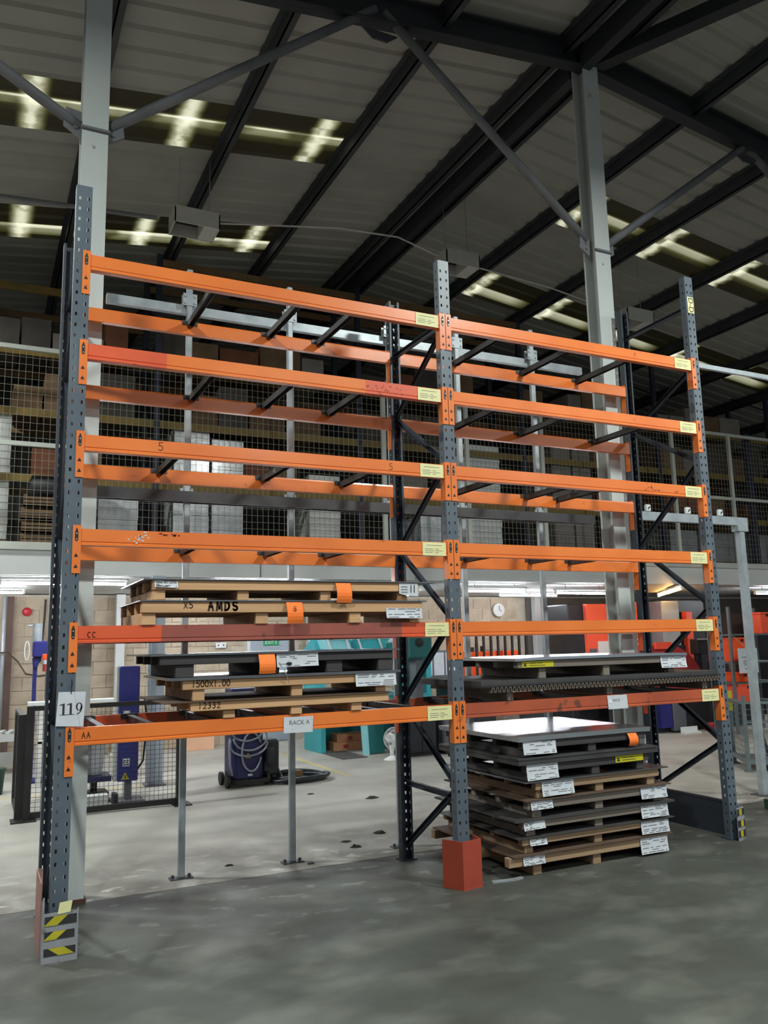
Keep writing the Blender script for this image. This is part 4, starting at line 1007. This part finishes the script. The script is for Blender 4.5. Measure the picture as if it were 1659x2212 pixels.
link('label', box(2.70,5.114,.14, 2.76,5.119,.165), 'paper', t); link('warning_sign', MB().prism([(2.66,.36),(2.74,.36),(2.70,.43)],'y',5.114,5.119), 'hazard_yellow', t)
link('cap', MB().lathe((2.62,5.08,.76),[(.05,0),(.055,.02),(.02,.03)],14,axis='y'), 'galv', t)
pts = []
for i in range(60):
    a = -2.4+i*.22; r = .30+.06*math.sin(i*.05); pts.append((3.42+r*1.15*math.cos(a)+.03*(i > 28), 5.28+r*.95*math.sin(a)+.02*math.sin(i*.35), .03+.022*(i/59)+.035*abs(math.sin(i*.23))*(i > 28)))
pts = [(3.13,5.3,.22),(3.16,5.22,.1)]+pts
solo('suction_hose', MB().path(pts,.028,10), 'hose_black', 'thick black hose coiled on the floor beside the fume extractor', 'hose', smooth=True)
solo('small_carton', box(3.38,5.3,0, 3.52,5.42,.12), 'brown_box', 'small carton on the floor inside the black hose coil', 'box', bevel=.003)
t = thing('desk_fan', (5.33,6.25,0), 'white round desk fan standing on the floor', 'fan')
link('base', MB().lathe((5.33,6.25,0),[(.13,0),(.13,.02),(.06,.05),(.035,.07)],20), 'fan_white', t, smooth=True)
link('stem', MB().tube((5.33,6.25,.07),(5.33,6.25,.22),.03,12,r2=.04), 'fan_white', t, smooth=True)
link('motor', MB().lathe((5.33,6.25,.33),[(.05,-.02),(.07,0),(.07,.10),(.03,.14)],14,axis='y'), 'fan_white', t, smooth=True)
cg = MB()
for k in range(36):
    a = 2*math.pi*k/36
    cg.path([(5.33+.03*math.cos(a),6.14,.33+.03*math.sin(a)),(5.33+.12*math.cos(a),6.145,.33+.12*math.sin(a)),(5.33+.165*math.cos(a),6.19,.33+.165*math.sin(a)),(5.33+.12*math.cos(a),6.235,.33+.12*math.sin(a))],.0022,4)
for r_, y in ((.165,6.19),(.12,6.145),(.03,6.14)): cg.path([(5.33+r_*math.cos(2*math.pi*i/30),y,.33+r_*math.sin(2*math.pi*i/30)) for i in range(31)],.004,5)
link('cage', cg, 'fan_white', t)
link('badge', MB().lathe((5.33,6.132,.33),[(.005,0),(.032,.002),(.032,.01)],14,axis='y'), 'fan_white', t)
for k in range(3):
    a = 2*math.pi*k/3+.3
    link('blade', MB().prism([(5.33+r_*math.cos(a+d),.33+r_*math.sin(a+d)) for r_, d in ((.03,0),(.12,-.1),(.145,.25),(.13,.7),(.05,.8))],'y',6.19,6.196), 'wrap', t)

# ------------------------------------------------------------------ workshop, middle and right
t = thing('guillotine_machine', (5.4,7.6,0), 'big turquoise guillotine machine with framed guards behind the middle frame', 'machine')
link('front_leg', MB().prism([(7.0,0),(7.09,0),(7.35,1.55),(7.2,1.55)],'x',5.22,5.30), 'teal_light', t)
link('front_panel', box(5.302,7.02,.02, 5.58,7.08,.78), 'teal_dark', t)
link('back_panel', box(4.82,8.3,.02, 6.5,8.34,.6), 'teal', t)
link('side_frame', MB().prism([(7.6,0),(8.4,0),(8.4,1.7),(8.0,1.9),(7.6,1.5)],'x',4.70,4.78), 'teal', t)
link('side_frame', MB().prism([(7.2,0),(8.2,0),(8.2,1.7),(7.6,1.9),(7.2,1.5)],'x',6.5,6.6), 'teal', t)
link('lower_panel', box(4.79,8.2,.02, 5.0,8.26,.5), 'teal', t)
link('shroud', MB().prism([(7.25,1.52),(7.55,1.86),(8.1,1.86),(8.1,1.52)],'x',4.78,5.2), 'teal_light', t)
link('shroud', MB().prism([(7.25,1.52),(7.55,1.86),(8.1,1.86),(8.1,1.52)],'x',5.3,6.5), 'teal', t)
fr = MB()
for x in (4.8,5.14,5.36,5.75): fr.bar((x,7.22,1.5),(x,7.52,1.87),.03,.02)
fr.box(4.78,7.5,1.87, 6.0,7.54,1.90)
link('guard_frame', fr, 'white_paint', t)
link('end_cover', MB().prism([(5.75,1.45),(5.75,1.78),(5.85,1.88),(6.2,1.88),(6.2,1.45)],'y',7.0,7.25), 'teal_dark', t, bevel=.02)
link('bed', box(4.78,7.2,.78, 6.5,8.36,.92), 'teal', t)
link('lever', MB().path([(5.45,7.15,1.55),(5.5,7.1,1.66),(5.56,7.12,1.68),(5.52,7.15,1.6)],.02,6), 'white_paint', t)
t = solo('flat_carton', box(4.98,7.75,0, 5.55,8.1,.14), 'card', 'lower of two flat brown cartons beside the turquoise machine', 'box', bevel=.004); link('printed_mark', MB().prism([(5.16,.04),(5.24,.04),(5.24,.1),(5.16,.1)],'y',7.746,7.75), 'dull_red', t)
t = solo('flat_carton', box(5.06,7.78,.1405, 5.60,8.08,.27), 'card', 'upper of two flat brown cartons beside the turquoise machine', 'box', bevel=.004); link('printed_mark', MB().prism([(5.26,.17),(5.34,.17),(5.34,.23),(5.26,.23)],'y',7.776,7.78), 'dull_red', t)
solo('floor_mat', box(4.72,6.75,0, 5.15,7.7,.012), 'concrete_mat', 'dark grey mat on the floor in front of the turquoise machine', 'mat')
t = thing('drill_stand', (6.0,6.6,.651), 'dark green machine head with a black dial seen left of the middle upright', 'machine')
link('head', box(5.80,6.5,1.52, 6.25,6.9,1.95), 'teal_dark', t, bevel=.03); link('dial', MB().lathe((6.0,6.46,1.78),[(.02,0),(.07,.01),(.07,.035)],16,axis='y'), 'black_rubber', t)
link('column', box(5.98,6.6,.651, 6.1,6.8,1.52), 'grey_machine', t)
for x0, x1, y, h, m, lab in ((5.66,6.2,6.38,.62,'dark_machine','dark low cabinet behind the desk fan'),(6.32,6.75,6.3,.72,'grey_machine','slate grey cabinet just left of the middle upright, low down'),(6.85,7.7,6.9,1.0,'dark_machine','long dark cabinet behind the floor stack')):
    t = thing('low_cabinet', ((x0+x1)/2,y+.3,0), lab, 'cabinet')
    link('body', box(x0,y,.05, x1,y+.6,h), m, t, bevel=.008); link('plinth', box(x0+.02,y+.03,0, x1-.02,y+.57,.05), 'black_frame', t)
    link('door', box(x0+.02,y-.015,.08, (x0+x1)/2-.005,y-.001,h-.03), m, t); link('door', box((x0+x1)/2+.005,y-.015,.08, x1-.02,y-.001,h-.03), m, t)
    link('worktop', box(x0-.02,y-.03,h, x1+.02,y+.62,h+.03), 'grey_machine', t)
t = thing('notice_board', (7.55,8.6,0), 'white notice papers on a stand behind the middle frame', 'notice')
link('panel', box(7.1,8.52,1.1, 7.9,8.55,1.62), 'grey_machine', t)
for k in range(3): link('notice_sheet', box(7.14+k*.26,8.51,1.15, 7.36+k*.26,8.519,1.58), 'paper', t)
link('leg', box(7.15,8.52,0, 7.19,8.56,1.1), 'black_frame', t); link('leg', box(7.8,8.52,0, 7.84,8.56,1.1), 'black_frame', t)
t = thing('bar_rack', (9.0,8.6,0), 'rack of upright black bars behind the right bay', 'rack')
for k in range(8): link('bar', box(8.36+k*.17,8.5,.9, 8.40+k*.17,8.54,1.95), 'black_frame', t)
link('top_rail', box(8.34,8.49,1.95, 9.62,8.55,1.99), 'black_frame', t); link('bench', box(8.2,8.3,.84, 9.9,9.3,.9), 'grey_machine', t)
for a in (8.25,9.8): link('leg', box(a,8.35,0, a+.06,9.2,.84), 'grey_machine', t)
for x0, x1, lab in ((8.36,8.98,'left orange parts bin on the bench behind the black bars'),(9.15,9.6,'right orange parts bin on the bench behind the black bars')):
    t = thing('parts_bin', ((x0+x1)/2,8.9,.9), lab, 'bin')
    link('shell', MB().box(x0,8.75,.9, x1,9.05,.93).box(x0,8.75,.93, x1,8.77,1.57).box(x0,9.03,.93, x1,9.05,1.57).box(x0,8.77,.93, x0+.02,9.03,1.57).box(x1-.02,8.77,.93, x1,9.03,1.57), 'bright_orange', t)
    if x0 < 9: link('contents', MB().tube((8.5,8.9,.95),(8.5,8.9,1.66),.05,10).tube((8.62,8.9,.95),(8.62,8.9,1.72),.035,10).tube((8.76,8.9,.95),(8.76,8.9,1.68),.045,10), 'black_rubber', t)
t = thing('wall_clock', (9.82,9.84,2.45), 'round white wall clock above the red brown rear beam', 'clock')
link('case', MB().lathe((9.82,9.80,2.45),[(.14,0),(.15,.01),(.15,.05)],24,axis='y'), 'white_paint', t)
link('hands', MB().bar((9.82,9.795,2.45),(9.82,9.795,2.54),.002,.012,up=(1,0,0)).bar((9.82,9.795,2.45),(9.87,9.795,2.42),.002,.012,up=(1,0,0)), 'ink', t)
t = thing('press_brake', (11,8,0), 'dark metalworking press with tall orange red panels behind the second column', 'machine')
link('body', MB().box(9.95,7.62,0, 12.0,8.4,1.35).box(9.95,7.62,2.1, 10.4,8.4,2.46).box(10.35,7.62,1.35, 11.95,8.4,2.46), 'dark_machine', t, bevel=.02)
link('front_panel', box(10.33,7.5,.6, 10.90,7.61,2.46), 'machine_red', t, bevel=.008); link('front_panel', box(11.47,7.5,.6, 11.84,7.61,2.5), 'machine_red', t, bevel=.008)
link('control_screen', box(10.56,7.46,1.2, 10.86,7.495,1.72), 'white_paint', t); link('grey_plate', box(10.34,7.48,1.2, 10.52,7.495,1.58), 'grey_machine', t)
link('table', box(9.95,7.3,.85, 12.0,7.6,.98), 'grey_machine', t)
link('vent_grille', MB().box(11.52,7.47,1.62, 11.78,7.495,1.66).box(11.52,7.47,1.72, 11.78,7.495,1.76), 'white_paint', t)
t = thing('tool_cabinet', (11.87,7.4,0), 'tall grey blue cabinet beside the orange red press', 'cabinet')
link('body', box(12.02,7.2,.05, 12.5,7.6,2.5), 'grey_door', t, bevel=.01); link('plinth', box(12.04,7.22,0, 12.48,7.58,.05), 'black_frame', t)
link('lower_cover', box(12.0,7.12,.06, 12.52,7.19,1.6), 'dark_machine', t); link('handle', box(12.12,7.17,1.9, 12.26,7.195,1.93), 'white_paint', t)
t = thing('control_unit', (12.9,7.8,0), 'dark control unit with a red upright edge and white notice', 'machine')
link('body', box(12.55,7.66,0, 13.7,8.3,2.55), 'dark_machine', t, bevel=.01); link('edge_post', box(13.02,7.52,.5, 13.2,7.65,2.3), 'machine_red', t, bevel=.01)
nt_ = link('notice', box(12.66,7.63,2.1, 12.92,7.655,2.3), 'paper', t); link('notice_mark', MB().tube((12.79,7.625,2.2),(12.79,7.63,2.2),.04,12), 'ink', t)
t = thing('curved_guard', (11.4,6.65,0), 'dark red curved guard of a machine seen behind the right bay', 'machine')
pl = [(11.35+1.1*math.cos(a), .55+1.1*math.sin(a)) for a in [math.pi*i/20 for i in range(21)]]
link('drum', MB().prism(pl,'y',6.55,6.95), 'dull_red', t); link('base', box(10.3,6.5,0, 12.4,7.0,.55), 'dark_machine', t)
link('corner_bracket', MB().box(11.1,6.48,1.55, 11.5,6.53,1.68).box(11.42,6.48,1.3, 11.5,6.53,1.55), 'machine_red', t)
t = thing('dark_machine', (12.4,6.6,0), 'long dark machine bed low down at the right behind the upright', 'machine')
link('bed', box(12.43,6.52,.0, 13.6,7.04,.95), 'dark_machine', t, bevel=.03); link('monitor', box(12.46,6.75,1.42, 12.9,6.95,1.72), 'black_frame', t, bevel=.01); link('monitor_edge', box(12.46,6.73,1.70, 12.9,6.745,1.73), 'galv', t)
link('arm', box(12.5,6.8,.95, 12.6,6.9,1.42), 'dark_machine', t); link('chrome_strip', box(12.5,6.505,.7, 12.9,6.515,.72), 'galv', t)
t = thing('low_cabinet', (11.4,6.9,0), 'pale grey cabinet at floor level right of the stack', 'cabinet'); link('body', box(11.30,6.36,.03, 11.62,6.49,.62), 'grey_machine', t, bevel=.01); link('plinth', box(11.32,6.37,0, 11.6,6.48,.03), 'black_frame', t); link('blue_side', box(11.0,6.38,.1, 11.28,6.48,.6), 'deep_blue', t)
solo('white_bracket', MB().box(11.28,6.1,0, 11.7,6.2,.03).box(11.28,6.19,.03, 11.7,6.2,.12), 'white_paint', 'small white metal bracket on the floor behind the right frame', 'bracket')
solo('fire_extinguisher', MB().tube((12.05,6.3,.07),(12.35,6.34,.07),.07,14).tube((12.35,6.34,.07),(12.44,6.35,.07),.025,8), 'alarm_red', 'red extinguisher lying on the floor behind the right upright', 'extinguisher', smooth=True)
t = thing('louvre_panel', (14.5,8.1,0), 'brown louvred cabinet right of the right upright', 'cabinet'); link('body', box(14.2,8.0,0, 14.9,8.5,1.62), 'brown_steel', t)
for k in range(8): link('louvre', box(14.36,7.975,.86+k*.068, 14.68,7.995,.90+k*.068), 'black_frame', t)
link('red_box', box(13.95,7.7,1.22, 14.14,7.98,1.48), 'bright_orange', t, label='small red orange box on its side')
link('pale_trim', box(14.36,7.98,1.43, 14.68,7.998,1.47), 'paper', t)
t = thing('brown_locker', (16.3,9,0), 'plain brown locker far back at the right', 'locker'); link('body', box(15.4,8.9,0, 16.7,9.5,2.3), 'brown_steel', t); link('side_strip', box(16.6,8.87,0, 16.7,8.895,2.3), 'wood', t)
t = thing('dark_locker', (16.6,7.6,0), 'tall near black locker at the right edge behind the shelf unit', 'locker'); link('body', box(15.6,7.5,0, 17.6,8.0,2.25), 'dark_machine', t)
# shelving at the right edge
t = thing('shelf_unit', (12.6,5.75,0), 'grey steel shelf unit at the right edge holding orange boxes', 'shelf')
for a in (11.98,13.25):
    for b in (5.5,6.0): link('upright', box(a,b,0, a+.045,b+.045,2.3), 'cage_green', t)
for z in (.56,.92,1.29,1.80): link('shelf', box(12.025,5.5,z-.03, 13.25,6.045,z), 'cage_green', t)
def crate(x0, x1, y0, y1, z0, z1, m, lab):
    t = thing('storage_crate', ((x0+x1)/2,(y0+y1)/2,z0), lab, 'box')
    link('shell', box(x0,y0,z0, x1,y1,z1-.04), m, t, bevel=.008); link('lid', box(x0-.01,y0-.01,z1-.038, x1+.01,y1+.01,z1), m, t, bevel=.006)
    link('catch', box((x0+x1)/2-.03,y0-.018,z1-.08, (x0+x1)/2+.03,y0-.011,z1-.03), 'black_frame', t)
crate(12.08,12.5,5.52,5.9,1.29,1.735,'bright_orange','orange lidded box on the middle shelf, above the hanging notice')
crate(12.1,12.62,5.52,5.9,.56,.885,'machine_red','red orange box on the lowest shelf of the right hand shelf unit')
crate(12.85,13.2,5.52,5.9,1.80,2.2,'machine_red','red box on the top shelf at the right edge')
crate(12.15,12.45,5.52,5.9,.92,1.1,'bright_orange','small orange box behind the lower edge of the notice')
sn = thing('shelf_notice', (12.05,5.25,1.1), 'grey paper notice hanging on the front of the shelf unit', 'sign')
link('sheet', lines(MB().box(11.80,5.2,1.10, 12.29,5.205,1.54), 11.88,12.22,1.16,1.4, 5.2, [[(0,1)],[],[(.1,.4)],[(.1,.5)],[(.15,.6)],[],[(.2,.5)]], 1, 0, .16), ['paper','ink'], sn)
link('hook', MB().tube((12.05,5.22,1.54),(12.05,5.5,1.76),.006,6), 'galv', sn)
# stillage
t = thing('wire_stillage', (9.1,3.0,0), 'grey green wire cage stillage at the right edge', 'cage')
for a in (8.62,9.62):
    for b in (2.62,3.4):
        p = link('corner_post', box(a,b,.08, a+.045,b+.045,.98), 'cage_green', t); link('foot', MB().box(a-.03,b-.03,0, a+.075,b+.075,.02).box(a,b,.02, a+.045,b+.045,.08), 'cage_green', p)
for q in ((8.665,2.62,.87,9.62,2.66,.9),(8.665,2.62,.62,9.62,2.65,.645),(8.665,2.62,.1,9.62,2.66,.16),(8.62,2.665,.1,8.66,3.4,.16),(8.62,2.665,.87,8.66,3.4,.9)): link('rim_bar', box(*q), 'cage_green', t)
mb = MB()
for i in range(1,14): mb.box(8.66+.96*i/14-.003,2.64,.16, 8.66+.96*i/14+.003,2.646,.87)
for i in range(1,10): mb.box(8.66,2.636,.16+.71*i/10-.003, 9.62,2.64,.16+.71*i/10+.003)
for i in range(1,10): mb.box(8.64,2.66+.74*i/10-.003,.16, 8.646,2.66+.74*i/10+.003,.87)
for i in range(1,10): mb.box(8.646,2.66,.16+.71*i/10-.003, 8.65,3.4,.16+.71*i/10+.003)
link('wire_mesh', mb, 'cage_green', t, kind='stuff'); link('base_deck', box(8.66,2.66,.1, 9.62,3.4,.13), 'cage_green', t)
link('yellow_wrap', box(8.61,3.39,.72, 8.675,3.45,1.0), 'hazard_yellow', t, label='yellow taped corner post top')
STG = t
for k, x in enumerate((8.85,9.08,9.3)):
    solo('leaning_board', MB().bar((x-.06,2.85+k*.1,.84),(x+.12,2.85+k*.1,.14),.03,.09,up=(0,1,0)), 'rack_upright', ('leftmost','middle','rightmost')[k]+' of three dark boards leaning inside the wire stillage', 'board'); bpy.context.view_layer.update()
_old = Vector((9.1,3.0,0)); _new = Vector((9.272,2.505,0)); _rz = Matrix.Rotation(-.628, 3, 'Z')
for o in [STG]+[o for o in bpy.data.objects if o.name.startswith('leaning_board')]:
    o.location = _new+_rz @ (o.location-_old); o.rotation_euler[2] = -.628
t = thing('frame_post', (13.95,6.4,3.2), 'dark upright rising from the mezzanine at the right edge', 'post')
link('shaft', box(13.9,6.36,3.2, 14.06,6.44,6.0), 'rack_upright', t); link('base_plate', box(13.85,6.32,3.185, 14.1,6.5,3.2), 'rack_upright', t)
solo('green_tray', MB().box(6.88,.60,0, 7.2,.62,.1).box(6.88,.62,0, 7.2,.76,.02).box(6.88,.62,.02, 6.90,.76,.1), 'green_bin', 'dark green tray on the floor at the right edge', 'tray')
